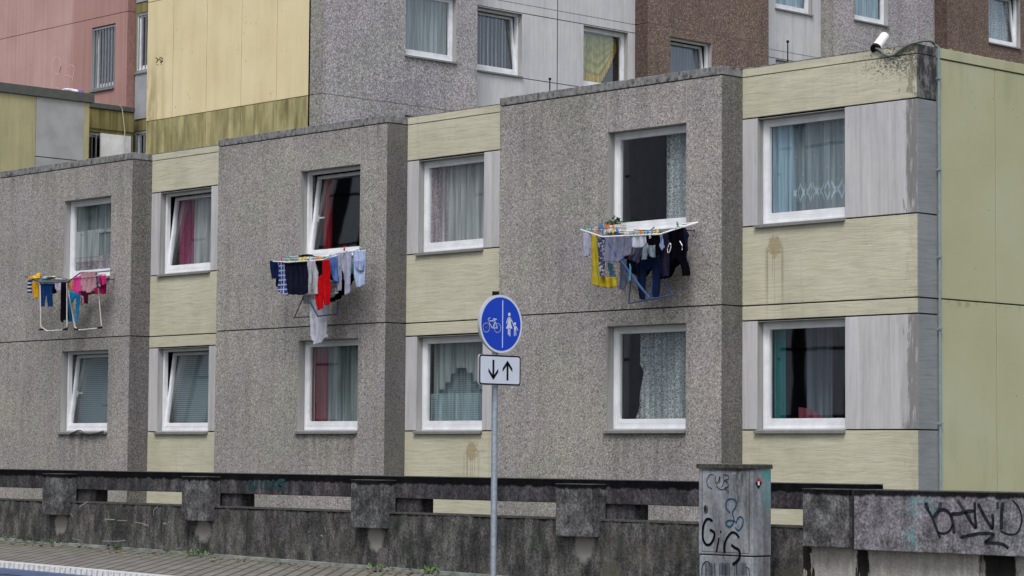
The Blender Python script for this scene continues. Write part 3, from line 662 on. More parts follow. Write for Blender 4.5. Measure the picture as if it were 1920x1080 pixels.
M['panelB'] = par_mat('mottled_panel_concrete', (.15,.145,.16), (.27,.26,.285), (.05,.05,.058), top=-.315, moss=False, an=(6,6,5), teal=[(-14.1,-.45,.12),(-14.15,-.75,.1),(-13.9,-.42,.1)], bandh=.05)
M['ptop'] = plain('parapet_top_concrete', (.075,.072,.07), .9, .2, var=.35, sc=20)
par = thing('parapet', (-24, YW+.1, -1.35), 'long grimy dark concrete parapet with a gap between beam and wall, along the pavement', 'parapet wall')
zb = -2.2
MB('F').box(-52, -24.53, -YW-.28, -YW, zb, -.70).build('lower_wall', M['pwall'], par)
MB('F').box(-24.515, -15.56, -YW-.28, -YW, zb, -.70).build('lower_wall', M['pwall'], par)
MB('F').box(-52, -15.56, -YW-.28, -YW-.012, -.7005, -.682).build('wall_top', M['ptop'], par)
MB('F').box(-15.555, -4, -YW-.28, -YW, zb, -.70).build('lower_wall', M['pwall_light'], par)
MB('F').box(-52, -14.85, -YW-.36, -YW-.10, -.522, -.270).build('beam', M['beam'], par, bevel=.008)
MB('F').box(-52, -14.85, -YW-.36, -YW-.098, -.2695, -.2625).build('beam_top', M['ptop'], par)
MB('F').box(-52, -16, -YW+.0, -YW+.025, -2.2, -1.30).build('footing_strip', plain('footing_concrete', (.22,.23,.22), .9, .2, var=.3), par) if False else None
allbx = [(-49.6,-49.05), (-46.2,-45.65), (-42.75,-42.2), (-39.35,-38.8), (-35.9,-35.35), (-32.45,-31.9)]+BX
for (a, b) in allbx:
    MB('F').box(a, b, -YW-.10, -YW+.12, -.875, -.318).build('block', M['block'], par, bevel=.010)
    MB('F').box(a-.002, b+.002, -YW-.10, -YW+.122, -.3175, -.310).build('block_top', M['ptop'], par)
    if a < -15.6: MB('F').box(b-.1, b+.39, -YW-.34, -YW-.14, -.69, -.523).build('post', M['beam'], par)
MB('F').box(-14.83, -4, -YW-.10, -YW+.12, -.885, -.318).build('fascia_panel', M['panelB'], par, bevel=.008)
MB('F').box(-14.83, -4, -YW-.34, -YW+.122, -.3175, -.310).build('panel_top', M['ptop'], par)
MB('F').box(-14.9, -14.83, -YW-.10, -YW+.06, -.88, -.318).build('joint', M['dark'], par)
# graffiti on the parapet
FP = YW-.12; zm = (1680, 880, 5.4)
s = MB('F')
for pts, w_ in [([(300,335),(320,400),(370,490),(410,600),(450,700)],.028),([(385,485),(430,425),(490,410),(545,450),(575,530),(590,650)],.035),([(430,640),(490,650),(545,620),(575,560)],.022),
                ([(560,450),(640,450),(700,430),(790,420)],.034),([(700,430),(740,500),(810,600)],.03),([(800,330),(800,440),(815,600)],.03),([(830,345),(900,480),(980,610)],.034),([(975,450),(985,520),(980,605)],.03),
                ([(1080,340),(1070,450),(1068,610)],.036),([(1180,310),(1250,400),(1275,520),(1230,640),(1150,660),(1060,625)],.018),
                ([(655,690),(740,670),(850,650),(985,655),(955,700),(905,740),(990,745),(1080,760),(1140,800)],.03)]:
    px_stroke(s, pts, w_, FP, zoom=zm)
s.build('graffiti', plain('worn_black_paint', (.018,.02,.028), .9, .05, var=.5, sc=25), par)
s = MB('F')
for pts, w_ in [([(300,340),(325,410)],.07),([(455,330),(440,400),(400,470)],.04),([(620,310),(680,400),(760,520)],.035),([(1030,330),(1030,400)],.05),([(1090,330),(1080,420)],.05)]: px_stroke(s, pts, w_, FP, .0022, zoom=zm)
s.build('faded_graffiti', M['fadepaint'], par)
s = MB('F'); zm = (400, 860, 3.84)
for pts, w_ in [([(255,230),(265,165),(300,220),(315,160)],.05),([(345,155),(345,225)],.05),([(375,225),(380,165),(410,200),(435,160),(440,225)],.045),([(465,225),(468,165),(510,160),(500,190),(475,195),(510,235)],.045)]: px_stroke(s, pts, w_, YW+.1, zoom=zm)
s.build('teal_graffiti', M['tealpaint'], par)
zm = (0, 860, 4.571)
for pts, w_ in [([(895,520),(930,520),(985,522)],.022),([(1005,528),(1090,532)],.02),([(1160,545),(1220,555),(1275,577)],.02),([(1130,560),(1135,585)],.025),([(1400,555),(1425,555)],.06),([(1440,550),(1452,535)],.03),([(680,415),(710,395),(755,368)],.022),([(605,465),(630,500)],.024),([(880,705),(990,708),(1080,700)],.018),([(620,685),(690,700),(725,745)],.014),([(1355,410),(1320,440),(1318,490)],.016),([(1505,770),(1560,765)],.02)]:
    s = MB('F'); px_stroke(s, pts, w_*.6, YW, zoom=zm); s.build('scratch', M['scratch'], par)
zm = (400, 860, 3.84)
for pts, w_ in [([(872,520),(865,580)],.022),([(803,490),(812,530)],.02),([(775,550),(788,558)],.04),([(690,520),(692,530)],.04)]:
    s = MB('F'); px_stroke(s, pts, w_*.6, YW, zoom=zm); s.build('scratch', M['scratch'], par)
# ================================================================== GROUND
gz = lambda x: -1.35-.0105*(x+22)            # the pavement falls slightly towards the right
def sheet(name, x0, x1, y0, y1, dz, mat, kind='structure'):
    mb = MB(); xs = [x0+(x1-x0)*i/12 for i in range(13)]
    mb.add([(x, y, gz(max(-60, min(10, x)))+dz) for x in xs for y in (y0, y1)], [(2*i, 2*i+2, 2*i+3, 2*i+1) for i in range(12)])
    return tag(mb.build(name, mat), kind=kind)
b = NB('ground_soil'); MG = b.done(b.ramp(b.noise(sc=.6, det=5), (.3, (.05,.06,.03)), (.7, (.11,.11,.07))), .95, .1)
mb = MB(); mb.add([(-900,-900,-2.7),(900,-900,-2.7),(900,900,-2.7),(-900,900,-2.7)], [(0,1,2,3)]); tag(mb.build('ground', MG), kind='structure')
b = NB('grey_pavers'); bk = b.n.new('ShaderNodeTexBrick'); b.set(bk.inputs['Vector'], b.scale(1,1,0,(0,0,rd(45)))); bk.offset = .5
bk.inputs['Scale'].default_value = 1; bk.inputs['Brick Width'].default_value = .3; bk.inputs['Row Height'].default_value = .15; bk.inputs['Mortar Size'].default_value = .016
bk.inputs['Color1'].default_value = (.165,.155,.145,1); bk.inputs['Color2'].default_value = (.215,.2,.185,1); bk.inputs['Mortar'].default_value = (.05,.05,.042,1)
c = b.mul(bk.outputs[0], b.ramp(b.noise(sc=2.2, det=5), (.3, (.72,.72,.7)), (.6, (1.05,1.04,1.02))))
k = b.math('MULTIPLY', b.sm(b.y, 17.0, 18.5), b.sm(b.noise(sc=3, det=5, rough=.7), .42, .6)); c = b.mix(b.math('MULTIPLY', k, .7), c, (.085,.10,.045))
b.bump(bk.outputs['Fac'], -.3, .01); MP = b.done(c, .85, .3)
YK = 15.62
sheet('pavement', -70, 12, YK+.06, YW+.05, 0, MP)
b = NB('asphalt'); c = b.ramp(b.noise(sc=60, det=4), (.3, (.04,.045,.055)), (.7, (.075,.08,.095))); c = b.mul(c, b.ramp(b.noise(b.scale(.5,3,1), 1, 4), (.3, .8), (.7, 1.2)))
MA = b.done(c, .7, .4); sheet('road', -70, 12, 2, YK-.1, -.066, MA)
b = NB('pale_kerb_setts'); n = b.noise(sc=25, det=4); wv = b.sm(b.math('SINE', b.math('MULTIPLY', b.x, 58.)), -.95, -.4)
MW = b.done(b.mul(b.mix(b.sm(n, .35, .5), (.40,.41,.42), (.62,.62,.62)), b.ramp(wv, (0, .6), (1, 1.0))), .6, .4)
mb = MB(); xs_ = [-70+82*i/12 for i in range(13)]; vs_ = []
for x in xs_:
    z = gz(max(-60, min(10, x))); vs_ += [(x, YK-.10, z-.075), (x, YK-.09, z+.004), (x, YK+.07, z+.006), (x, YK+.07, z-.075)]
mb.add(vs_, [(4*i+k, 4*i+4+k, 4*i+4+k+1, 4*i+k+1) for i in range(12) for k in range(3)]); tag(mb.build('kerb', MW), kind='structure')
sheet('gutter', -70, 12, YK-.75, YK-.095, -.06, plain('sky_shade_gutter', (.05,.085,.17), .55, .4, var=.3, sc=9))  # shade and sky reflection are put into the strip's blue colour
sheet('footing', -70, -16, YW-.09, YW+.01, .035, plain('pale_footing_mortar', (.20,.22,.21), .9, .2, var=.4, sc=6))
mb = MB(); xs_ = [-70+54*i/12 for i in range(13)]
mb.add([(x, YW-.09, gz(max(-60,x))+dz) for x in xs_ for dz in (-.02, .035)], [(2*i, 2*i+2, 2*i+3, 2*i+1) for i in range(12)])
mb.build('footing_face', plain('pale_footing_face', (.20,.22,.21), .9, .2, var=.4, sc=6), bpy.data.objects['footing'])
# weeds at the foot of the wall
wm = [plain('weed_leaf', (.07,.13,.025), .7, .3, var=.3, sc=40), plain('dark_weed_leaf', (.025,.055,.02), .7, .3)]
rr = random.Random(11)
wsp = [(8,1019,.9,0),(35,1012,.5,1),(45,1020,.8,0),(55,1022,1,1),(72,1024,1,1),(88,1025,1,1),(95,1022,.9,0),(118,1028,1,1),(160,1031,.5,0),(212,1036,1.2,1),(222,1036,.7,0),(228,1038,.7,0),(253,1040,.6,1),(312,1046,1.1,1),(345,1047,.8,0),(358,1048,1,0),(372,1046,1.3,0),(382,1049,1.1,0),(398,1050,.6,1),(700,1066,1,0),(715,1068,.9,0),(730,1069,.7,0),(808,1078,1.5,0),(770,1074,.5,1)]
wsp = [(a_, b_, c_*.75, d_) for a_, b_, c_, d_ in wsp]
for i, (x, y, sz, kd) in enumerate(wsp):
    p = onY(x, y, YW-.14); base = Vector((p.x, YW-.14, gz(p.x)+.03)); mb = MB()
    for k in range(int(14*sz)+8):
        an = rr.uniform(0, 6.28); L_ = rr.uniform(.03,.09)*sz; o = base+Vector((rr.uniform(-.12,.12)*sz, rr.uniform(-.05,.03), 0)); dr = Vector((math.cos(an), math.sin(an), rr.uniform(.3,1.6))).normalized()
        sd_ = dr.cross(Vector((0,0,1))).normalized()*L_*.22; mb.add([o, o+dr*L_*.5+sd_, o+dr*L_, o+dr*L_*.5-sd_], [(0,1,2,3)])
    tag(mb.build('weed', wm[kd]), 'small green weed tuft at the foot of the grimy parapet', 'weed', 'weeds along the foot of the parapet')
lfm = plain('dry_leaf', (.12,.07,.03), .9, .1, var=.4, sc=60); r3_ = random.Random(21); mb = MB()
for i in range(260):
    x = r3_.uniform(-32, -16); y = YW-.12-abs(r3_.gauss(0, .35)); o = Vector((x, y, gz(x)+.006)); a_ = r3_.uniform(0, 6.28); l_ = r3_.uniform(.015, .05); d_ = Vector((math.cos(a_), math.sin(a_), r3_.uniform(0, .4)))*l_; n_ = Vector((-math.sin(a_), math.cos(a_), r3_.uniform(0, .4)))*l_*.5
    mb.add([o-d_, o-n_, o+d_, o+n_], [(0,1,2,3)])
tag(mb.build('leaf_litter', lfm), 'scattered dry leaf litter and grit along the foot of the parapet', 'leaf litter', kind='stuff')
# ================================================================== SIGN POST
SX, SY = -18.63, 17.37; gb = gz(SX)
sg = thing('sign_post', (SX-.05, SY, gb), 'blue round cycle and pedestrian sign over a white two-arrow plate on a grey steel post', 'traffic sign')
MB().tube([(SX-.055, SY, gb-.05), (SX-.055, SY, 1.66)], .033, 14).build('pole', M['steel'], sg, smooth=True)
MB().tube([(SX-.055, SY, 1.655), (SX-.055, SY, 1.695)], .037, 12).build('pole_cap', M['black'], sg, smooth=True)
SB = plain('sign_blue', (.0,.045,.52), .35, .5, var=.04); SWH = plain('sign_white', (.62,.68,.80), .35, .5, var=.03); SAL = plain('sign_edge_aluminium', (.5,.52,.55), .4, .5, .4)
ZC = 1.352; RD = .305
def disc(mb, r, x0, x1, n=64):
    A = [(x0, SY+r*math.cos(2*math.pi*i/n), ZC+r*math.sin(2*math.pi*i/n)) for i in range(n)]; B = [(x1, a[1], a[2]) for a in A]
    mb.add(A+B, [tuple(range(n))[::-1], tuple(range(n, 2*n))]+[(i, (i+1)%n, n+(i+1)%n, n+i) for i in range(n)])
mb = MB(); disc(mb, RD, SX, SX+.03); rm = mb.build('sign_rim', SAL, sg)
mb = MB(); disc(mb, RD-.003, SX+.0302, SX+.0315); mb.build('white_border', SWH, rm)
mb = MB(); disc(mb, RD-.026, SX+.0317, SX+.033); mb.build('blue_face', SB, rm)
FX = SX+.0345
kx, kz = .279/198, .279/272
def L(x, y): return (SY+(x-414)*kx, ZC-(y-384-(x-414)*.055)*kz)
class RB(MB):
    def line(s, pts, w_):
        P = [Vector(L(*p)) for p in pts]
        for a, b in zip(P[:-1], P[1:]):
            t = (b-a).normalized(); n_ = Vector((-t.y, t.x))*w_/2; t = t*w_*.3; q = [a-t+n_, b+t+n_, b+t-n_, a-t-n_]; s.add([(FX, v.x, v.y) for v in q], [(0,1,2,3)])
    def poly(s, pts): q = [L(*p) for p in pts]; s.add([(FX, a, b) for a, b in q], [tuple(range(len(q)))])
    def circ(s, c, rx, ry, w_=None, n=28):
        P = [(c[0]+rx*math.cos(2*math.pi*i/n), c[1]+ry*math.sin(2*math.pi*i/n)) for i in range(n)]
        if w_: s.line(P+[P[0]], w_)
        else: s.poly(P)
rb = RB(); FXs = FX
rb.line([(428,145),(428,622)], .012)
rb.circ((264,420), 33, 46, .008); rb.circ((376,424), 33, 46, .008)
rb.line([(264,420),(292,350),(282,342),(290,325),(302,322)], .009); rb.line([(285,352),(350,352)], .009); rb.line([(352,338),(354,352),(330,425),(376,424),(352,356)], .009)
rb.line([(284,360),(325,425)], .009); rb.line([(333,334),(366,336)], .012); rb.line([(264,418),(292,350)], .008)
rb.circ((495,286), 13, 19); rb.poly([(484,314),(506,314),(516,340),(512,380),(528,430),(462,430),(480,380),(478,340)])
rb.line([(482,325),(472,350),(468,375)], .012); rb.line([(508,325),(528,365),(542,400)], .012); rb.line([(487,430),(487,490)], .014); rb.line([(502,430),(502,505)], .014)
rb.circ((553,382), 11, 16); rb.poly([(545,404),(564,404),(568,450),(543,450)]); rb.line([(566,410),(584,448)], .009); rb.line([(546,410),(536,402)], .009); rb.line([(548,450),(548,505)], .010); rb.line([(561,450),(565,500)], .010)
rb.build('pictogram', SWH, rm)
# lower plate
mb = MB(); zt, zb_ = L(205,672)[1], L(205,968)[1]; pw = .298
def rrect(y0, y1, z0, z1, r, x0, x1):
    P = []
    for (cy, cz, a) in ((y1-r, z1-r, 0), (y0+r, z1-r, 90), (y0+r, z0+r, 180), (y1-r, z0+r, 270)):
        for k in range(5): t = rd(a+k*22.5); P.append((cy+r*math.cos(t), cz+r*math.sin(t)))
    n = len(P); A = [(x0, p, q) for p, q in P]; B = [(x1, p, q) for p, q in P]
    return A+B, [tuple(range(n))[::-1], tuple(range(n, 2*n))]+[(i, (i+1)%n, n+(i+1)%n, n+i) for i in range(n)]
zt, zb_ = 1.030, .712
pl = MB().add(*rrect(SY-pw, SY+pw, zb_, zt, .03, SX, SX+.02)).build('arrow_plate', SAL, sg)
MB().add(*rrect(SY-pw+.006, SY+pw-.003, zb_+.004, zt-.003, .028, SX+.0202, SX+.0212)).build('black_border', M['black'], pl)
MB().add(*rrect(SY-pw+.022, SY+pw-.019, zb_+.02, zt-.019, .018, SX+.0214, SX+.0224)).build('white_face', SWH, pl)
mb = MB(); cz = (zt+zb_)/2
def arrow(cy, sgn):
    X_ = SX+.0236; h = .105; t = .014
    mb.add([(X_, cy-t, cz-sgn*h), (X_, cy+t, cz-sgn*h), (X_, cy+t, cz+sgn*h*.75), (X_, cy-t, cz+sgn*h*.75)], [(0,1,2,3)])
    for q in (-1, 1): mb.add([(X_, cy, cz+sgn*h), (X_, cy+q*.07, cz+sgn*.022), (X_, cy+q*.07, cz-sgn*.018+sgn*.0), (X_, cy, cz+sgn*.062)], [(0,1,2,3)])
arrow(SY-.096, -1); arrow(SY+.105, 1); mb.build('arrows', M['black'], pl)
for z in (ZC+.14, ZC-.16, .95, .80): MB().box(SX-.095, SX-.001, SY-.045, SY+.045, z-.014, z+.014).build('clamp', M['steel'], sg)
# ================================================================== STREET CABINET
CX0, CX1, CY0, CY1 = -16.42, -15.71, 18.03, 18.30; cg = gz(-16)
cabt = thing('street_cabinet', (-16.07, 18.16, cg), 'grey utility cabinet with black graffiti tags and a small sticker, in front of the parapet', 'utility cabinet')
b = NB('grimy_grey_cabinet'); n = b.noise(b.scale(7,7,1.4), 1, 6, .65); c = b.ramp(n, (.3, (.07,.073,.078)), (.48, (.2,.215,.235)), (.65, (.30,.32,.355)))
c = b.mul(c, b.ramp(b.noise(sc=26, det=4, rough=.7), (.32, .7), (.6, 1.08)))
k = b.math('MULTIPLY', b.sm(b.math('ABSOLUTE', b.math('SUBTRACT', b.x, -15.88)), .1, .02), b.math('MULTIPLY', b.sm(b.z, -.5, -.15), b.sm(b.noise(b.scale(22,22,4), 1, 5, .7), .42, .55))); c = b.mix(b.math('MULTIPLY', k, .85), c, (.03,.03,.025))
k = b.math('MULTIPLY', b.sm(b.math('ADD', b.y, b.math('MULTIPLY', b.noise(sc=12, det=4), .12)), 18.2, 18.27), b.math('MULTIPLY', b.sm(b.z, -.62, -.3), b.sm(b.noise(sc=20, det=5, rough=.7), .38, .56)))
c = b.mix(b.math('MULTIPLY', k, .85), c, (.02,.24,.25)); b.bump(b.noise(sc=50, det=3), .1, .003); MC = b.done(c, .6, .4)
MB('F').box(CX0, CX1, -CY1, -CY0, -.967, -.128).build('upper_housing', MC, cabt, bevel=.008)
MB('F').box(CX0+.008, CX1-.004, -CY1+.004, -CY0-.004, cg-.03, -.978).build('lower_housing', MC, cabt, bevel=.006)
MB('F').box(CX0+.01, CX1-.01, -CY1+.01, -CY0-.015, -.985, -.96).build('gap', M['black'], cabt)
MB('F').box(CX0-.014, CX1+.012, -CY1-.012, -CY0+.022, -.126, -.082).build('lid', plain('mossy_dark_lid', (.055,.052,.045), .9, .2, var=.5, sc=30), cabt, bevel=.006)
MB('F').box(CX0-.010, CX1+.008, -CY1-.008, -CY0+.018, -.0818, -.0795).build('lid_top', plain('lid_lichen', (.2,.19,.15), .95, .1, var=.4, sc=25), cabt)
dr = MB('F'); rect_ring(dr, CX0+.045, CX1-.045, -.945, -.14, -CY0-.002, -CY0+.0015, .005); door = dr.build('door_seam', M['black'], cabt)
lk = MB(); lc = onY(1324, 954, CY0); n = 20
lk.add([(lc.x+.028*math.cos(2*math.pi*i/n), CY0-.002, lc.z+.042*math.sin(2*math.pi*i/n)) for i in range(n)]+[(lc.x+.024*math.cos(2*math.pi*i/n), CY0-.012, lc.z+.036*math.sin(2*math.pi*i/n)) for i in range(n)], [tuple(range(n, 2*n))]+[(i, (i+1)%n, n+(i+1)%n, n+i) for i in range(n)])
lk.build('lock_plate', plain('dull_brass', (.10,.10,.085), .4, .5, .6), cabt)
MB().box(lc.x-.009, lc.x+.009, CY0-.016, CY0-.0115, lc.z-.02, lc.z+.02).build('keyhole', M['black'], cabt)
zm = (1280, 850, 4.697)
s = MB('F')
for pts, w_ in [([(265,600),(240,580),(210,585),(185,640),(180,740),(205,800),(245,800),(275,750),(280,700),(240,672)],.02),([(338,680),(338,702)],.024),([(322,740),(312,800),(300,870)],.015),
                ([(500,745),(470,705),(430,700),(385,760),(370,830),(375,880)],.018),([(430,805),(460,830),(495,850),(505,890),(490,940),(440,980)],.02)]: px_stroke(s, pts, w_*1.35, CY0, zoom=zm, lift=.004)
s.build('graffiti', M['blackpaint'], cabt)
s = MB('F')
for pts, w_ in [([(275,190),(240,190),(215,240),(225,290),(260,312)],.008),([(290,200),(290,250),(310,260),(330,200),(325,260)],.007),([(360,185),(365,250),(345,300)],.008),([(365,190),(400,195),(405,225),(370,240),(400,260),(395,300),(340,320),(300,290)],.008),([(400,300),(375,300),(380,320),(405,330),(400,352)],.006),([(170,1075),(175,990),(205,955),(235,960),(245,1000)],.01),([(560,1000),(585,1020),(590,1078)],.008),([(365,770),(360,900),(400,970)],.005)]: px_stroke(s, pts, w_, CY0, zoom=zm, lift=.004)
s.build('marker_tag', M['navypaint'], cabt); s = MB('F')
for x in list(range(205,296,13))+list(range(325,420,9))+list(range(460,560,14)): px_stroke(s, [(x,965),(x+rr.uniform(-3,3),1075)], rr.choice([.007,.010,.014]), CY0-.004, zoom=zm, lift=.004)
s.build('marker_bars', M['navypaint'], cabt)
s = MB('F')
for pts, w_ in [([(420,525),(385,480),(390,420),(430,400),(470,420),(470,470),(440,520),(455,590),(430,640),(395,640),(385,605),(420,590),(470,600)],.014),([(470,620),(490,570),(520,560),(535,600),(520,650),(490,680),(465,650)],.013)]: px_stroke(s, pts, w_, CY0, zoom=zm, lift=.005)
s.build('blue_graffiti', M['bluepaint'], cabt)
s = MB('F')
for pts, w_ in [([(180,370),(215,325),(200,395),(245,350)],.008),([(200,430),(240,395)],.005),([(215,440),(255,405)],.006),([(280,380),(330,560),(350,610)],.005),([(440,760),(540,748)],.004),([(470,350),(480,420)],.01),([(430,180),(470,175)],.03)]: px_stroke(s, pts, w_, CY0, zoom=zm, lift=.0035)
s.build('white_scrawl', M['scratch'], cabt)
sc_ = onX(1422, 906, CX1); st = MB()
def sdia(x, r, rz, dy=0, dz=0): return [(x, sc_.y+dy-r, sc_.z+dz), (x, sc_.y+dy, sc_.z+dz-rz), (x, sc_.y+dy+r, sc_.z+dz), (x, sc_.y+dy, sc_.z+dz+rz)]
stk = MB().add(sdia(CX1+.003, .048, .058), [(0,1,2,3)]).build('sticker', M['black'], cabt)
MB().add([(CX1+.004, sc_.y-.04, sc_.z+.012), (CX1+.004, sc_.y+.04, sc_.z+.012), (CX1+.004, sc_.y, sc_.z+.055)], [(0,1,2)]).build('red_field', plain('sticker_red', (.45,.02,.03)), stk)
MB().add([(CX1+.0045, sc_.y-.014, sc_.z-.02), (CX1+.0045, sc_.y+.014, sc_.z-.02), (CX1+.0045, sc_.y+.014, sc_.z+.016), (CX1+.0045, sc_.y-.014, sc_.z+.016)], [(0,1,2,3)]).build('white_field', SWH, stk)
# ================================================================== ROOF THINGS: camera, cable, rods
cp = onY(1652, 86, DR+.12); cam_t = thing('security_camera', (cp.x, DR+.12, Z_TOP), 'white cylindrical security camera on the roof edge beside the corner', 'security camera')
a = onY(1641, 92, DR-.02); b_ = onY(1659, 68, DR+.22)
MB().tube([a, a+(b_-a)*.1, a+(b_-a)*.9, b_], .062, 18).build('housing', plain('white_housing', (.8,.8,.82), .35, .5, var=.03), cam_t, smooth=True)
MB().tube([a-(b_-a)*.02, a+(b_-a)*.12], .067, 18).build('lens_ring', M['black'], cam_t, smooth=True)
MB().tube([a+(b_-a)*.25+Vector((0,0,-.05)), Vector((a.x+.02, DR+.08, Z_TOP-.02))], .018, 8).tube([Vector((a.x-.09, DR+.05, Z_TOP+.012)), Vector((a.x+.1, DR+.05, Z_TOP+.012))], .01, 6).build('bracket', M['steel'], cam_t, smooth=True)
cbm = plain('grey_plastic_conduit', (.14,.16,.16), .5, .4); zm = (1560, 40, 5.333)
pts = [(440,270),(475,285),(520,325),(570,345),(620,335),(680,290),(740,250),(820,215),(890,200),(950,195),(1000,205),(1030,235),(1038,262)]
P = []
for i, (x, y) in enumerate(pts):
    Yv = DR-.03 if x < 850 else DR-.03+(24.82-DR+.03)*min(1, (x-850)/180.)
    q = onY(zm[0]+x/zm[2], zm[1]+y/zm[2], Yv); P.append(q)
P[-1].x = XC+.03; P[-1].y = 24.812; top = P[-1].z
def smooth_pts(P, n=4):
    Q = []
    for i in range(len(P)-1):
        a_, b1, c_, e_ = P[max(i-1,0)], P[i], P[i+1], P[min(i+2,len(P)-1)]
        for k in range(n): t = k/n; Q.append(.5*((2*b1)+(c_-a_)*t+(2*a_-5*b1+4*c_-e_)*t*t+(3*b1-a_-3*c_+e_)*t**3))
    return Q+[P[-1]]
cc = thing('camera_cable', (XC, 24.8, Z_BOT), 'grey cable looping over the roof corner and running down the gable in a conduit', 'cable')
MB().tube(smooth_pts(P), .016, 8).build('cable_loop', cbm, cc, smooth=True)
MB().tube([(XC+.03, 24.812, top), (XC+.03, 24.812, Z_BOT)], .017, 8).build('conduit', plain('blue_grey_conduit', (.20,.27,.33), .5, .4), cc, smooth=True)
for z in (4.75, 3.6, 2.5, 1.6, .42, -.6): MB().box(XC+.001, XC+.055, 24.785, 24.842, z-.012, z+.012).build('clip', M['steel'], cc)
for x, y0, y1, lab in [(1739.5, 40, 90, 'thin pale rod standing at the roof corner by the cable loop'), (1477, 80, 118, 'thin dark rod standing on the roof between two right-hand windows'), (1031, 150, 172, 'short thin rod on the coping of the middle-right bay roof')]:
    Yr = DR+.5 if x > 1100 else D+.3; p1 = onY(x, y0, Yr); mb = MB().tube([(p1.x, Yr, 4.95), p1], .011 if x > 1700 else .009, 6); mb.tube([p1, p1+Vector((0,0,.03))], .02, 6); tag(mb.build('roof_rod', M['bar'] if x > 1700 else M['black']), lab, 'rod')
# ================================================================== LAUNDRY
def fabric(name, col, kind=None, c2=None):
    b = NB(name); n = b.noise(sc=13, det=4); c = b.mix(b.sm(n, .3, .7), tuple(x*.82 for x in col), tuple(min(1, x*1.12) for x in col))
    if kind == 'plaid':
        u = b.math('SINE', b.math('MULTIPLY', b.x, 85.)); v = b.math('SINE', b.math('MULTIPLY', b.z, 85.)); c = b.mix(b.math('MULTIPLY', b.sm(b.math('MAXIMUM', u, v), .55, .8), .8), c, c2)
    if kind == 'hstripe': c = b.mix(b.sm(b.math('SINE', b.math('MULTIPLY', b.z, 95.)), 0, .3), c, c2)
    if kind == 'vstripe': c = b.mix(b.math('MULTIPLY', b.sm(b.math('SINE', b.math('MULTIPLY', b.x, 230.)), 0, .5), .5), c, c2)
    if kind == 'print': c = b.mix(b.sm(b.noise(sc=28, det=3), .5, .58), c, c2)
    if kind == 'yprint': c = b.mix(b.math('MULTIPLY', b.sm(b.noise(sc=7, det=3), .58, .66), .7), c, c2)
    return b.done(b.mul(c, (.8,.8,.8)), 1.0, .0)
def inside(x, y, P):
    r_ = False; j = len(P)-1
    for i in range(len(P)):
        if (P[i][1] > y) != (P[j][1] > y) and x < (P[j][0]-P[i][0])*(y-P[i][1])/(P[j][1]-P[i][1])+P[i][0]: r_ = not r_
        j = i
    return r_
def garment(name, label, cat, group, polys, Y, mat, zm, amp=.011, wl=.12, th=.016, seed=1, extra=()):
    g = .0105; rr_ = random.Random(seed*77+3); ph = rr_.uniform(0, 6)
    W = [[(lambda q: (q.x, q.z))(onY(zm[0]+x/zm[2], zm[1]+y/zm[2], Y)) for x, y in P] for P in polys]
    x0 = min(p[0] for P in W for p in P); x1 = max(p[0] for P in W for p in P); z0 = min(p[1] for P in W for p in P); z1 = max(p[1] for P in W for p in P)
    nx, nz = int((x1-x0)/g)+2, int((z1-z0)/g)+2; idx = {}; mb = MB(); fr_ = []; org = ((x0+x1)/2, Y, z1)
    def disp(x, z):
        t = min(1, (z1-z)/max(.05, z1-z0)); xx = x+.02*math.sin(z*7+ph)
        return amp*(.25+.9*t)*(math.sin(xx*2*math.pi/wl+ph)+.5*math.sin(xx*2*math.pi/(wl*.57)+ph*2+z*5))+.02*t*math.sin(x*5+z*4+ph)+rr_.uniform(-.001,.001)
    cells = {(i, j) for i in range(nx) for j in range(nz) if any(inside(x0+(i+.5)*g, z0+(j+.5)*g, P) for P in W)}
    V = []
    def vid(i, j, s_):
        k = (i, j, s_)
        if k not in idx:
            x, z = x0+i*g, z0+j*g; key = (i, j)
            if key not in dc: dc[key] = disp(x, z)
            idx[k] = len(V); V.append((x, Y+dc[key]+(th/2 if s_ else -th/2), z))
        return idx[k]
    dc = {}; Fs = []
    for (i, j) in cells:
        Fs.append((vid(i,j,0), vid(i+1,j,0), vid(i+1,j+1,0), vid(i,j+1,0))); Fs.append((vid(i,j+1,1), vid(i+1,j+1,1), vid(i+1,j,1), vid(i,j,1)))
        for (di, dj, a_, b1) in ((0,-1,(0,0),(1,0)), (1,0,(1,0),(1,1)), (0,1,(1,1),(0,1)), (-1,0,(0,1),(0,0))):
            if (i+di, j+dj) not in cells:
                Fs.append((vid(i+b1[0],j+b1[1],0), vid(i+a_[0],j+a_[1],0), vid(i+a_[0],j+a_[1],1), vid(i+b1[0],j+b1[1],1)))
    me = bpy.data.meshes.new(name); me.from_pydata([(v[0]-org[0], v[1]-org[1], v[2]-org[2]) for v in V], [], Fs); me.materials.append(mat)
    me.polygons.foreach_set('use_smooth', [True]*len(me.polygons))
    o = bpy.data.objects.new(name, me); COL.objects.link(o); o.location = org
    return tag(o, label, cat, group)
ZR1, ZR2, ZR3 = (30, 490, 7.2), (490, 450, 5.143), (1070, 390, 5.4)
def Z(zm, x, y, Y): return onY(zm[0]+x/zm[2], zm[1]+y/zm[2], Y)
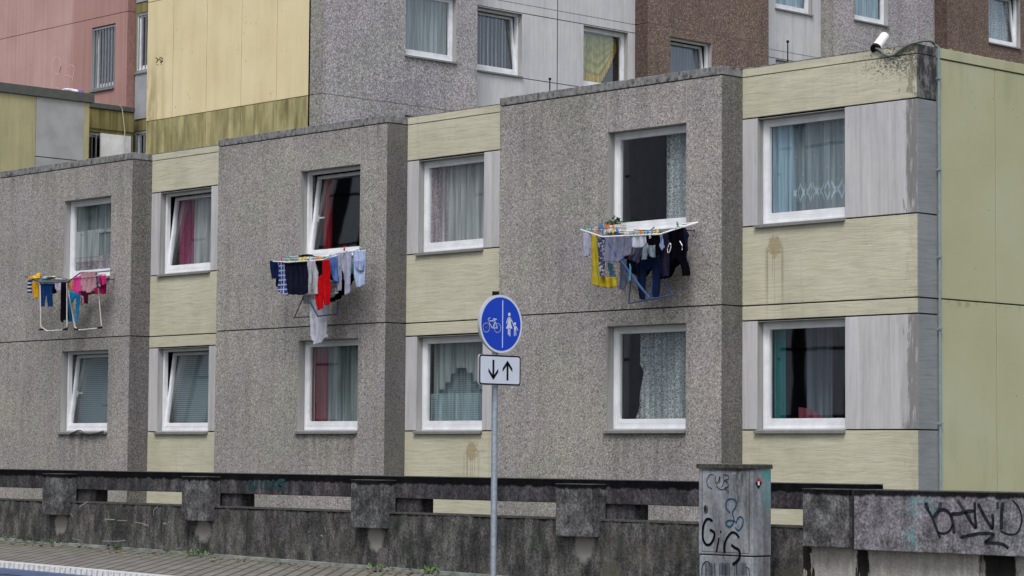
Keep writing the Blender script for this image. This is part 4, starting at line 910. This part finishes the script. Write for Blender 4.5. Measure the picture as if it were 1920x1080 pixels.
def rack(zm, label, loop, rails, legs, frame_m, leg_m, r=.011):
    c = Z(zm, *loop[0]); t = thing('clothes_rack', tuple(c), label, 'drying rack', 'clothes racks hung outside the windows')
    P = [Z(zm, *p) for p in loop]; mb = MB()
    for i in range(len(P)-1): mb.tube([P[i], P[i+1]], r, 8)
    mb.build('frame', frame_m, t, smooth=True)
    for a_, b1 in rails: MB().tube([Z(zm, *a_), Z(zm, *b1)], r*.5, 6).build('rail', frame_m, t, smooth=True)
    for lg in legs:
        MB().tube(smooth_pts([Z(zm, *p) for p in lg], 1), r*1.05, 8).build('leg', leg_m, t, smooth=True)
    return t
WHT = plain('white_coated_wire', (.74,.75,.78), .4, .5, var=.05); NVY = plain('dark_blue_tube', (.012,.02,.06), .4, .5); BLU = plain('blue_tube', (.03,.07,.2), .4, .5); SIL = plain('pale_grey_tube', (.55,.55,.53), .4, .5)
YF, YM, YB = 23.42, 23.68, 23.93      # front, middle and wall-side rails
# --- rack at the left bay
r1 = rack(ZR1, 'black-framed rack with white legs under the left bay window', [(125,205,23.75),(310,280,YF),(700,280,YF),(875,150,YM),(1060,148,YM),(1300,125,YB)],
     [((180,225,23.7),(690,240,YM)), ((250,255,23.6),(700,255,23.55)), ((760,235,23.5),(1110,215,23.5)), ((880,152,YM),(1210,180,23.7)), ((540,200,YB),(690,250,YM))], [], NVY, SIL)
for pts_ in ([(325,320,YF),(335,880,YF),(420,942,YF),(620,930,YF),(685,880,YF),(690,290,YF)], [(685,300,YM),(795,890,YM),(860,928,YM),(1100,905,YM),(1150,870,YM),(1108,300,YM)]):
    MB().tube([Z(ZR1, *p) for p in pts_], .012, 8).build('leg', SIL, r1, smooth=True)
for (x, y, Yv) in [(345,920,YF),(665,915,YF),(820,915,YM),(1130,895,YM)]: 
    p = Z(ZR1, x, y, Yv); MB().tube([p-Vector((.06,0,0)), p+Vector((.06,0,0))], .017, 8).build('foot_cap', M['black'], r1, smooth=True)
r2 = rack(ZR2, 'white-wired rack with dark blue legs under the middle bay window', [(115,205,23.5),(255,215,YF),(600,190,YF),(735,125,YF),(870,108,YM),(960,75,YB)],
     [((180,185,YM),(600,165,YM)), ((250,160,YB),(560,150,YB)), ((600,188,23.5),(880,105,23.6)), ((660,165,YM),(1005,95,YM))], [[(410,540,YM),(318,748,YM),(540,736,YM),(735,712,YM),(735,600,YM)], [(470,600,YF),(545,735,YF),(735,714,YF)]], WHT, NVY)
r3 = rack(ZR3, 'white-wired rack with crossed blue legs under the right bay window', [(105,220,23.7),(320,292,YF),(910,265,YF),(1120,190,YM),(1290,145,YB),(1130,165,YB)],
     [((160,215,YM),(900,245,YM)), ((250,195,YB),(640,185,YB)), ((500,250,23.55),(910,262,23.55)), ((910,262,YF),(1280,150,YM))],
     [[(345,305,YF),(480,490,YF),(590,640,YF),(800,915,YF)], [(360,300,YM),(590,665,YM),(800,915,YF)], [(610,700,YM),(590,965,YM),(800,925,YF),(1040,880,YM),(930,720,YM)], [(830,720,YM),(805,915,YM)], [(800,290,23.5),(640,530,23.5)]], WHT, BLU)
for rk, zm_, xs_k in ((r1, ZR1, (760, 1110)), (r2, ZR2, (480, 800)), (r3, ZR3, (640, 1080))):
    for xk in xs_k:
        yk = {ZR1: 238, ZR2: 160, ZR3: 222}[zm_]; a_ = Z(zm_, xk, yk, YM); MB().tube([a_, Vector((a_.x, 24.0, a_.z+.01)), Vector((a_.x, 24.08, 3.09))], .008, 6).build('hook', NVY, rk, smooth=True)
G1, G2, G3 = 'washing on the left rack', 'washing on the middle rack', 'washing on the right rack'
fb = fabric
C_ = lambda nm, lb, ct, gp, P, Y, mt, zm, **k: garment(nm, lb, ct, gp, P if isinstance(P[0][0], tuple) else [P], Y, mt, zm, seed=abs(hash(lb)) % 997 if False else sum(map(ord, lb)) % 997, **k)
navy = (.012,.018,.055)
# left rack
C_('socks','navy and white striped socks at the left end of the left rack','socks',G1,[(165,240),(215,250),(215,440),(180,445),(165,380)],23.68,fb('striped_knit',(.02,.03,.1),'hstripe',(.6,.6,.65)),ZR1)
C_('child_trousers','mustard yellow child trousers on the left rack','trousers',G1,[(225,280),(300,290),(300,490),(250,500),(245,420),(220,360)],23.52,fb('mustard_cotton',(.62,.33,.02)),ZR1)
C_('jeans','small blue jeans on the front rail of the left rack','jeans',G1,[(325,295),(490,295),(480,440),(470,610),(425,610),(412,480),(395,400),(382,480),(375,610),(345,610),(335,440)],YF+.04,fb('blue_denim',(.012,.045,.16)),ZR1)
C_('shorts','small black shorts beside the blue jeans on the left rack','shorts',G1,[(480,300),(530,300),(550,430),(500,440)],23.6,fb('black_cotton_a',(.008,.008,.012)),ZR1)
C_('undershirt','pale lilac undershirt hanging on the left rack','undershirt',G1,[(530,290),(625,290),(612,390),(570,410),(545,380)],23.55,fb('lilac_cotton',(.52,.47,.62)),ZR1)
C_('long_trousers','long black trousers hanging deepest on the left rack','trousers',G1,[(615,285),(705,285),(702,500),(700,790),(640,790),(610,825),(595,780),(605,500)],23.52,fb('black_cotton_b',(.008,.006,.012)),ZR1)
C_('towel','small orange cloth on the left rack wing','cloth',G1,[(710,300),(790,235),(785,370),(720,400)],23.56,fb('orange_terry',(.68,.33,.10)),ZR1)
C_('shirt','hot pink crumpled child shirt left of the rose towel','shirt',G1,[(790,215),(880,190),(890,400),(830,440),(770,400)],23.52,fb('hot_pink',(.78,.08,.33)),ZR1,amp=.02)
C_('bath_towel','dusty rose towel draped over the left rack rail','towel',G1,[(878,150),(1065,148),(1062,350),(1030,410),(980,425),(930,400),(885,330)],YM-.15,fb('rose_terry',(.50,.28,.33)),ZR1,amp=.02)
C_('blouse','navy and white floral cloth right of the rose towel','blouse',G1,[(1062,150),(1090,160),(1105,250),(1135,340),(1070,355)],YM-.08,fb('navy_floral',(.05,.06,.15),'print',(.6,.62,.7)),ZR1)
C_('child_shirt','bright pink child shirt at the right end of the left rack','shirt',G1,[(1095,190),(1210,185),(1215,290),(1165,330),(1110,290)],23.75,fb('bright_pink',(.72,.05,.23)),ZR1)
C_('leggings','crimson leggings below the bright pink shirt','leggings',G1,[(1070,365),(1105,290),(1215,300),(1215,440),(1160,445),(1148,390),(1135,445),(1080,440)],23.83,fb('crimson_knit',(.42,.02,.12)),ZR1)
C_('sports_trousers','bright sky blue trousers behind the white rack leg','trousers',G1,[[(720,405),(870,430),(865,480),(845,700),(832,830),(808,815),(825,560),(815,480),(790,500),(765,560),(752,810),(700,810),(700,600)]],23.74,fb('sky_blue',(.02,.30,.66)),ZR1)
C_('dark_shirt','dark wine shirt in the shade under the rose towel','shirt',G1,[(880,400),(1080,395),(1070,440),(975,450),(970,575),(920,570),(915,480),(880,470)],23.86,fb('wine_cotton',(.10,.015,.04)),ZR1)
C_('sleeve_top','small pink baby top hanging under the left rack','top',G1,[(860,460),(905,470),(915,560),(900,590),(875,580),(880,500)],23.8,fb('baby_pink',(.62,.35,.45)),ZR1)
def pile(nm, lb, ct, gp, zm, x, y, Y, rx, ry, rz, col, seed):
    p = Z(zm, x, y, Y); o = lump(0, 0, 0, rx, ry, rz, fabric(nm+'_fabric', col), nm, None, seed); o.location = p; o.data.polygons.foreach_set('use_smooth', [True]*len(o.data.polygons)); return tag(o, lb, ct, gp)
pile('fleece','bright yellow fleece lying on top of the left rack','fleece',G1,ZR1,255,238,23.6,.17,.1,.05,(.75,.45,.05),3)
pile('hood','yellow hood bunched upright on the left rack','hood',G1,ZR1,305,205,23.62,.05,.05,.06,(.72,.42,.04),9)
pile('bib','pale blue cloth lying on the left rack','cloth',G1,ZR1,415,245,23.62,.09,.1,.05,(.30,.52,.62),4)
pile('muslin','pale green muslin lying on the left rack','cloth',G1,ZR1,490,222,23.66,.14,.1,.03,(.55,.60,.42),5)
pile('vest','pale lilac vest lying on the left rack','vest',G1,ZR1,590,250,23.6,.12,.1,.03,(.5,.46,.6),6)
# middle rack
C_('shorts','navy shorts at the left end of the middle rack','shorts',G2,[(85,200),(165,192),(160,375),(110,368),(95,380),(84,300)],23.55,fb('navy_cotton_a',(.012,.02,.07)),ZR2)
C_('vest','black vest hanging behind the plaid shirt','vest',G2,[(145,330),(185,330),(168,455),(145,445)],23.72,fb('black_cotton_c',(.006,.006,.01)),ZR2)
C_('plaid_shirt','blue and white plaid shirt on the middle rack','shirt',G2,[(165,208),(228,212),(245,330),(262,400),(268,520),(240,538),(165,490),(175,380)],23.46,fb('blue_plaid',(.03,.05,.24),'plaid',(.5,.55,.7)),ZR2)
C_('work_trousers','wide dark navy trousers on the front of the middle rack','trousers',G2,[(225,225),(450,203),(445,350),(440,515),(390,530),(265,525),(250,400)],YF+.03,fb('dark_navy',(.011,.012,.028)),ZR2,amp=.016)
C_('child_leggings','light grey child leggings on the middle rack','leggings',G2,[(450,195),(515,198),(530,260),(550,330),(545,522),(512,522),(505,360),(490,262),(484,420),(480,528),(445,522),(458,330),(447,250)],YF-.01,fb('light_grey_knit',(.45,.46,.52)),ZR2)
C_('child_vest','small black top between grey leggings and red trousers','top',G2,[(515,200),(602,188),(600,250),(590,360),(545,365),(540,260)],YF+.05,fb('black_cotton_d',(.008,.009,.012)),ZR2)
C_('red_trousers','bright red trousers on the middle rack','trousers',G2,[(590,195),(655,190),(662,300),(672,500),(670,618),(625,630),(610,500),(602,440),(600,658),(545,675),(525,520),(545,370),(592,330)],YF+.0,fb('red_cotton',(.48,.008,.012)),ZR2)
C_('blue_shirt','mid blue shirt right of the red trousers','shirt',G2,[(660,172),(727,160),(728,400),(692,392),(655,275)],23.52,fb('mid_blue',(.10,.20,.55)),ZR2)
C_('bow_trousers','lilac grey trousers with a tied waist on the middle rack','trousers',G2,[(730,128),(800,105),(872,110),(870,220),(850,510),(800,532),(795,330),(780,250),(765,490),(730,490),(732,300)],YM-.12,fb('lilac_grey',(.40,.42,.56)),ZR2)
C_('knit_shirt','light grey top low behind the blue shirt','top',G2,[(665,385),(730,390),(742,515),(700,550),(675,560)],23.62,fb('pale_grey_a',(.45,.46,.50),'hstripe',(.3,.31,.36)),ZR2)
C_('black_sweater','black sweater in the shade behind the blue shirt of the middle rack','sweater',G2,[(600,250),(900,200),(900,380),(830,470),(760,560),(680,600),(620,520)],23.78,fb('black_cotton_j',(.006,.006,.009)),ZR2)
C_('teal_towel','pale teal cloth right of the lilac trousers','cloth',G2,[(850,180),(908,170),(908,320),(850,322)],YM+.04,fb('pale_teal',(.22,.48,.55)),ZR2)
C_('navy_towel','navy cloth in the shade under the pale teal one','cloth',G2,[(850,318),(906,318),(885,375),(850,370)],YM+.12,fb('navy_cotton_b',navy),ZR2)
C_('pyjamas','pale blue striped pyjamas at the right end of the middle rack','pyjamas',G2,[(885,103),(1005,96),(1002,290),(1012,432),(960,452),(920,458),(905,330),(895,210)],YM-.05,fb('pale_blue_stripe',(.42,.52,.80),'vstripe',(.6,.68,.88)),ZR2)
C_('pyjama_sleeve','pale blue rolled sleeve over the striped pyjamas','sleeve',G2,[(900,200),(980,195),(978,290),(925,298),(905,260)],YM-.1,fb('pale_blue_cuff',(.40,.48,.78)),ZR2)
C_('small_shirt','pale grey cloth under the dark navy trousers','cloth',G2,[(410,530),(530,515),(528,572),(500,575),(470,620),(435,618),(410,600)],23.66,fb('pale_grey_b',(.42,.44,.50),'print',(.25,.26,.3)),ZR2)
C_('long_towel','long white towel hanging lowest from the middle rack','towel',G2,[(470,570),(645,590),(640,700),(628,900),(636,935),(590,955),(570,992),(505,1008),(482,965),(472,800)],YM-.05,fb('white_terry',(.60,.63,.72)),ZR2,amp=.015)
C_('white_shirt','white shirt peeping out between blue shirt and lilac trousers','shirt',G2,[(722,168),(740,160),(745,380),(726,390)],23.6,fb('white_cotton_b',(.6,.63,.7)),ZR2)
pile('bowl_cloth','black cloth lying on the middle rack by the sill','cloth',G2,ZR2,435,158,23.9,.17,.08,.03,(.008,.008,.01),7)
# right rack
C_('tshirt','pale lilac T-shirt at the left end of the right rack','T-shirt',G3,[(148,250),(210,262),(206,400),(198,480),(130,497),(120,340),(135,262)],23.6,fb('pale_lilac',(.42,.44,.58)),ZR3)
C_('yellow_towel','large yellow towel on the right rack','towel',G3,[(212,268),(270,282),(278,480),(300,690),(330,700),(462,700),(462,795),(380,812),(260,788),(208,768),(222,500)],23.5,fb('yellow_terry',(.50,.38,.03),'yprint',(.30,.36,.12)),ZR3)
C_('knit_scarf','narrow grey patterned scarf in front of the yellow towel','scarf',G3,[(272,292),(345,300),(342,540),(328,692),(294,692),(282,500)],YF+.02,fb('grey_pattern_knit',(.05,.06,.12),'print',(.4,.42,.5)),ZR3)
C_('grey_shorts','wide blue-grey shorts on the right rack','shorts',G3,[(345,296),(480,291),(615,290),(612,400),(595,470),(530,500),(508,525),(490,552),(345,540)],YF,fb('blue_grey_cotton',(.19,.20,.30)),ZR3,amp=.016)
C_('sock','light blue printed sock under the blue-grey shorts','sock',G3,[(370,545),(425,560),(446,720),(396,726)],23.6,fb('light_blue_print',(.10,.33,.48),'print',(.35,.5,.6)),ZR3)
C_('white_tshirt','white T-shirt on the front rail of the right rack','T-shirt',G3,[(615,286),(762,284),(760,365),(715,398),(655,402),(612,390)],YF+.01,fb('white_cotton_c',(.60,.63,.76)),ZR3)
C_('pale_sleeves','pale striped top hanging under the white T-shirt','top',G3,[(605,400),(640,400),(635,470),(610,480)],YF+.08,fb('pale_cotton_d',(.48,.5,.6)),ZR3)
C_('grey_bra','grey-mauve underwear hanging mid right rack','underwear',G3,[(640,400),(730,395),(725,470),(700,520),(690,560),(640,530),(585,520),(600,470),(640,480)],23.56,fb('mauve_grey',(.13,.11,.17)),ZR3)
C_('black_shirt','black shirt hanging right of the white T-shirt','shirt',G3,[(762,284),(895,276),(898,350),(850,372),(790,378),(765,340)],YF+.02,fb('black_cotton_e',(.006,.006,.01)),ZR3)
C_('layered_shirt','pale blue top below the black shirt','top',G3,[(735,385),(800,375),(850,372),(852,500),(815,495),(780,430),(770,520),(725,525)],23.58,fb('pale_blue_b',(.38,.45,.58),'print',(.2,.28,.33)),ZR3)
C_('stocking','single blue-grey stocking hanging under the shorts','stocking',G3,[(505,530),(560,520),(556,800),(535,828),(512,820)],23.64,fb('blue_grey_knit',(.16,.19,.30)),ZR3)
C_('blue_stocking','narrow bright blue sock by the crossing of the legs','sock',G3,[(597,560),(613,600),(614,735),(598,740)],YF-.03,fb('cyan_knit',(.08,.3,.5)),ZR3)
C_('dark_jeans','long dark blue jeans in the middle of the right rack','jeans',G3,[(650,540),(760,520),(900,480),(925,600),(912,720),(905,912),(850,905),(838,720),(822,600),(770,650),(758,780),(750,925),(700,920),(680,700)],23.68,fb('dark_denim',(.010,.017,.05)),ZR3)
C_('under_shirt','black shirt in the deep shade above the dark jeans','shirt',G3,[(700,480),(910,440),(905,540),(830,620),(700,600)],23.78,fb('black_cotton_g',(.006,.006,.01)),ZR3)
C_('black_trousers','wide black trousers filling the shade behind the hoodie','trousers',G3,[(900,270),(1150,230),(1180,420),(1130,520),(1020,700),(930,720),(850,640),(860,420)],23.80,fb('black_cotton_h',(.005,.005,.009)),ZR3)
C_('black_jumper','black jumper hanging in the shade behind the grey underwear','jumper',G3,[(480,420),(900,380),(905,560),(860,600),(760,700),(660,690),(560,600),(500,560)],23.84,fb('black_cotton_i',(.006,.006,.009)),ZR3)
C_('checked_shirt','navy shirt with dark red stripes left of the black hoodie','shirt',G3,[(898,255),(985,235),(1002,400),(1000,600),(985,690),(915,702),(925,450)],23.55,fb('navy_red',(.014,.014,.035),'vstripe',(.05,.03,.06)),ZR3)
C_('blue_shirt_sleeve','pale blue sleeve hanging left of the navy shirt','sleeve',G3,[(898,262),(925,256),(938,400),(915,430),(898,380)],YF+.04,fb('pale_blue_c',(.30,.36,.6),'vstripe',(.1,.12,.3)),ZR3)
hd = C_('hoodie','black hoodie with white drawstrings on the right rack','hoodie',G3,[(985,228),(1125,188),(1140,330),(1160,480),(1195,600),(1212,680),(1135,688),(1115,560),(1060,500),(1030,560),(1000,600),(995,300)],YM-.1,fb('black_fleece',(.004,.004,.007)),ZR3)
sm_ = MB(); zz3 = lambda x, y: Z(ZR3, x, y, YM-.14)
sm_.tube(smooth_pts([zz3(985,400),(zz3(1005,355)),zz3(1015,390),zz3(1000,445),zz3(985,450),zz3(980,410)], 3), .006, 6); sm_.tube([zz3(1105,335), zz3(1130,380), zz3(1128,425)], .007, 6)
o = sm_.build('drawstring', WHT, None, smooth=True); o.parent = hd; o.matrix_parent_inverse = Matrix.Translation(-Vector(hd.location))
C_('navy_jacket','navy jacket at the right end of the right rack','jacket',G3,[(1128,200),(1165,205),(1195,275),(1180,340),(1175,520),(1150,520),(1140,340)],YM+.05,fb('navy_cotton_c',(.014,.018,.05)),ZR3)
# pegs
PC = {'orange': (.75,.22,.03), 'green': (.08,.35,.22), 'blue': (.03,.2,.5), 'yellow': (.75,.62,.1), 'red': (.6,.02,.02), 'white': (.7,.7,.7), 'teal': (.05,.4,.42)}
PM = {k: plain('peg_'+k, v, .4, .5) for k, v in PC.items()}
def peg(zm, x, y, Y, c, where, h=.055):
    p = Z(zm, x, y, Y); mb = MB()
    for s_ in (-1, 1):
        mb.add([(p.x-.007, p.y+s_*.012, p.z-h*.4), (p.x+.007, p.y+s_*.012, p.z-h*.4), (p.x+.007, p.y+s_*.004, p.z+h*.1), (p.x-.007, p.y+s_*.004, p.z+h*.1), (p.x+.007, p.y+s_*.013, p.z+h*.6), (p.x-.007, p.y+s_*.013, p.z+h*.6)], [(0,1,2,3),(3,2,4,5)])
    mb.box(p.x-.007, p.x+.007, p.y-.012, p.y+.012, p.z-h*.1, p.z+h*.25)
    tag(mb.build('clothes_peg', PM[c]), f'{c} clothes peg clipped on the {where} rack', 'clothes peg', f'{c} clothes pegs on the {where} rack')
for x, y, c in [(195,190,'red'),(240,175,'teal'),(262,165,'teal'),(285,185,'green'),(272,205,'yellow'),(310,190,'green'),(330,196,'teal'),(365,192,'yellow'),(380,188,'yellow'),(405,190,'yellow'),(420,178,'yellow'),(432,184,'yellow'),(468,175,'green'),(470,190,'white'),(492,180,'white'),(535,178,'orange'),(545,186,'orange'),(560,182,'orange'),(575,176,'yellow')]: peg(ZR2, x, y, YF if y > 180 else YM, c, 'middle')
peg(ZR2, 800, 92, YM-.12, 'red', 'middle', .1); peg(ZR2, 955, 90, YM, 'green', 'middle')
for x, y, c in [(150,200,'green'),(185,205,'green'),(215,215,'blue'),(260,225,'orange'),(275,235,'orange'),(285,205,'blue'),(300,225,'blue'),(320,190,'blue'),(325,245,'blue'),(335,215,'blue'),(350,190,'orange'),(370,205,'orange'),(385,190,'orange'),(430,195,'orange'),(440,210,'orange'),(300,185,'blue'),(345,250,'white'),(400,235,'white'),(430,245,'yellow'),(470,225,'blue'),(480,250,'blue'),(500,235,'white'),(555,262,'white'),(580,262,'white'),(640,266,'green'),(680,290,'green'),(708,245,'orange'),(712,255,'orange'),(750,262,'green'),(780,252,'blue'),(805,292,'white'),(825,258,'green'),(860,236,'orange'),(878,240,'yellow'),(905,235,'green'),(1080,160,'green'),(1085,190,'green')]:
    peg(ZR3, x, y, YF if y > 240 else YM, c, 'right')
# plant pot on the right sill
pp = Z(ZR3, 460, 190, 23.99); pt = thing('potted_plant', (pp.x, 23.99, 3.04), 'small leafy green plant in a white pot on the sill of the right bay window', 'potted plant')
MB().box(pp.x-.13, pp.x+.13, 23.93, 24.06, 3.045, 3.15).build('pot', plain('off_white_pot', (.5,.5,.48), .5, .4), pt, bevel=.01)
lf = MB(); r_ = random.Random(5)
for i in range(170):
    o_ = Vector((pp.x-.02+r_.gauss(0,.07), 23.98+r_.gauss(0,.03), 3.15+abs(r_.gauss(0,.045)))); d_ = Vector((r_.gauss(0,1), r_.gauss(0,1), r_.gauss(.3,.7))).normalized(); s_ = d_.cross(Vector((.3,.2,1))).normalized(); l_ = r_.uniform(.03,.055)
    lf.add([o_, o_+d_*l_*.5+s_*l_*.35, o_+d_*l_, o_+d_*l_*.5-s_*l_*.35], [(0,1,2,3)])
lf.build('leaves', plain('leaf_green', (.03,.10,.02), .5, .4, var=.4, sc=50), pt)
# cord knotted on the lower left sill
zm = (0, 560, 3.857); kn = MB()
kz_ = lambda x, y, d_=.0: Z(zm, x, y, 23.955-d_)
for P_ in ([(490,985),(530,968),(570,955),(580,965),(610,975),(680,975),(750,955)], [(500,980),(540,962),(565,950)], [(575,950),(590,955),(598,970),(578,972),(566,962),(575,950)], [(572,968),(574,985),(570,1015)], [(585,968),(583,985),(576,1005)], [(600,968),(650,980),(720,968),(745,965)]):
    kn.tube(smooth_pts([kz_(x, y) for x, y in P_], 3), .009, 6)
tag(kn.build('cord', plain('grey_rope', (.09,.10,.11), .8, .2), smooth=True), 'dark cord knotted over the sill of the lower left bay window', 'cord')
# ================================================================== BUILDING ACROSS THE ROAD (seen only as reflections)
opp = thing('opposite_building', (-70, -34, Z_BOT), 'concrete apartment building across the road, mirrored in the dark window panes', 'apartment building')
MO = streaky('opposite_concrete', (.7,.7,.74), (.8,.8,.84), (.5,.5,.54))
for i in range(9):
    x0 = -130+i*11.; dp = -26-(i % 3)*3.5
    ob = MB('F'); ob.box(x0, x0+10.9, -dp, 45, Z_BOT, 30+(i % 2)*6); ob.build('wall', MO, opp)
    wn = MB('F')
    for q in range(4):
        w_ = (1.0, 1.5, .7, 1.2)[(i+q) % 4]; wn.box(x0+.6+q*2.7, x0+.6+q*2.7+w_, -dp-.06, -dp+.01, -2, 29)
    for k in range(11): wn.box(x0, x0+10.9, -dp-.06, -dp+.01, 1.5+k*2.7, 1.62+k*2.7)
    # in frame 'F' outward is -Y, this block faces +Y: shift the dark strips to its street side
    for j, v in enumerate(wn.v): wn.v[j] = (v[0], dp+(.02 if j % 8 in (0,1,4,5) else -.05), v[2])
    wn.build('windows', M['black'], opp)  # black strips paint the dark of full-height recesses, with thin level lines
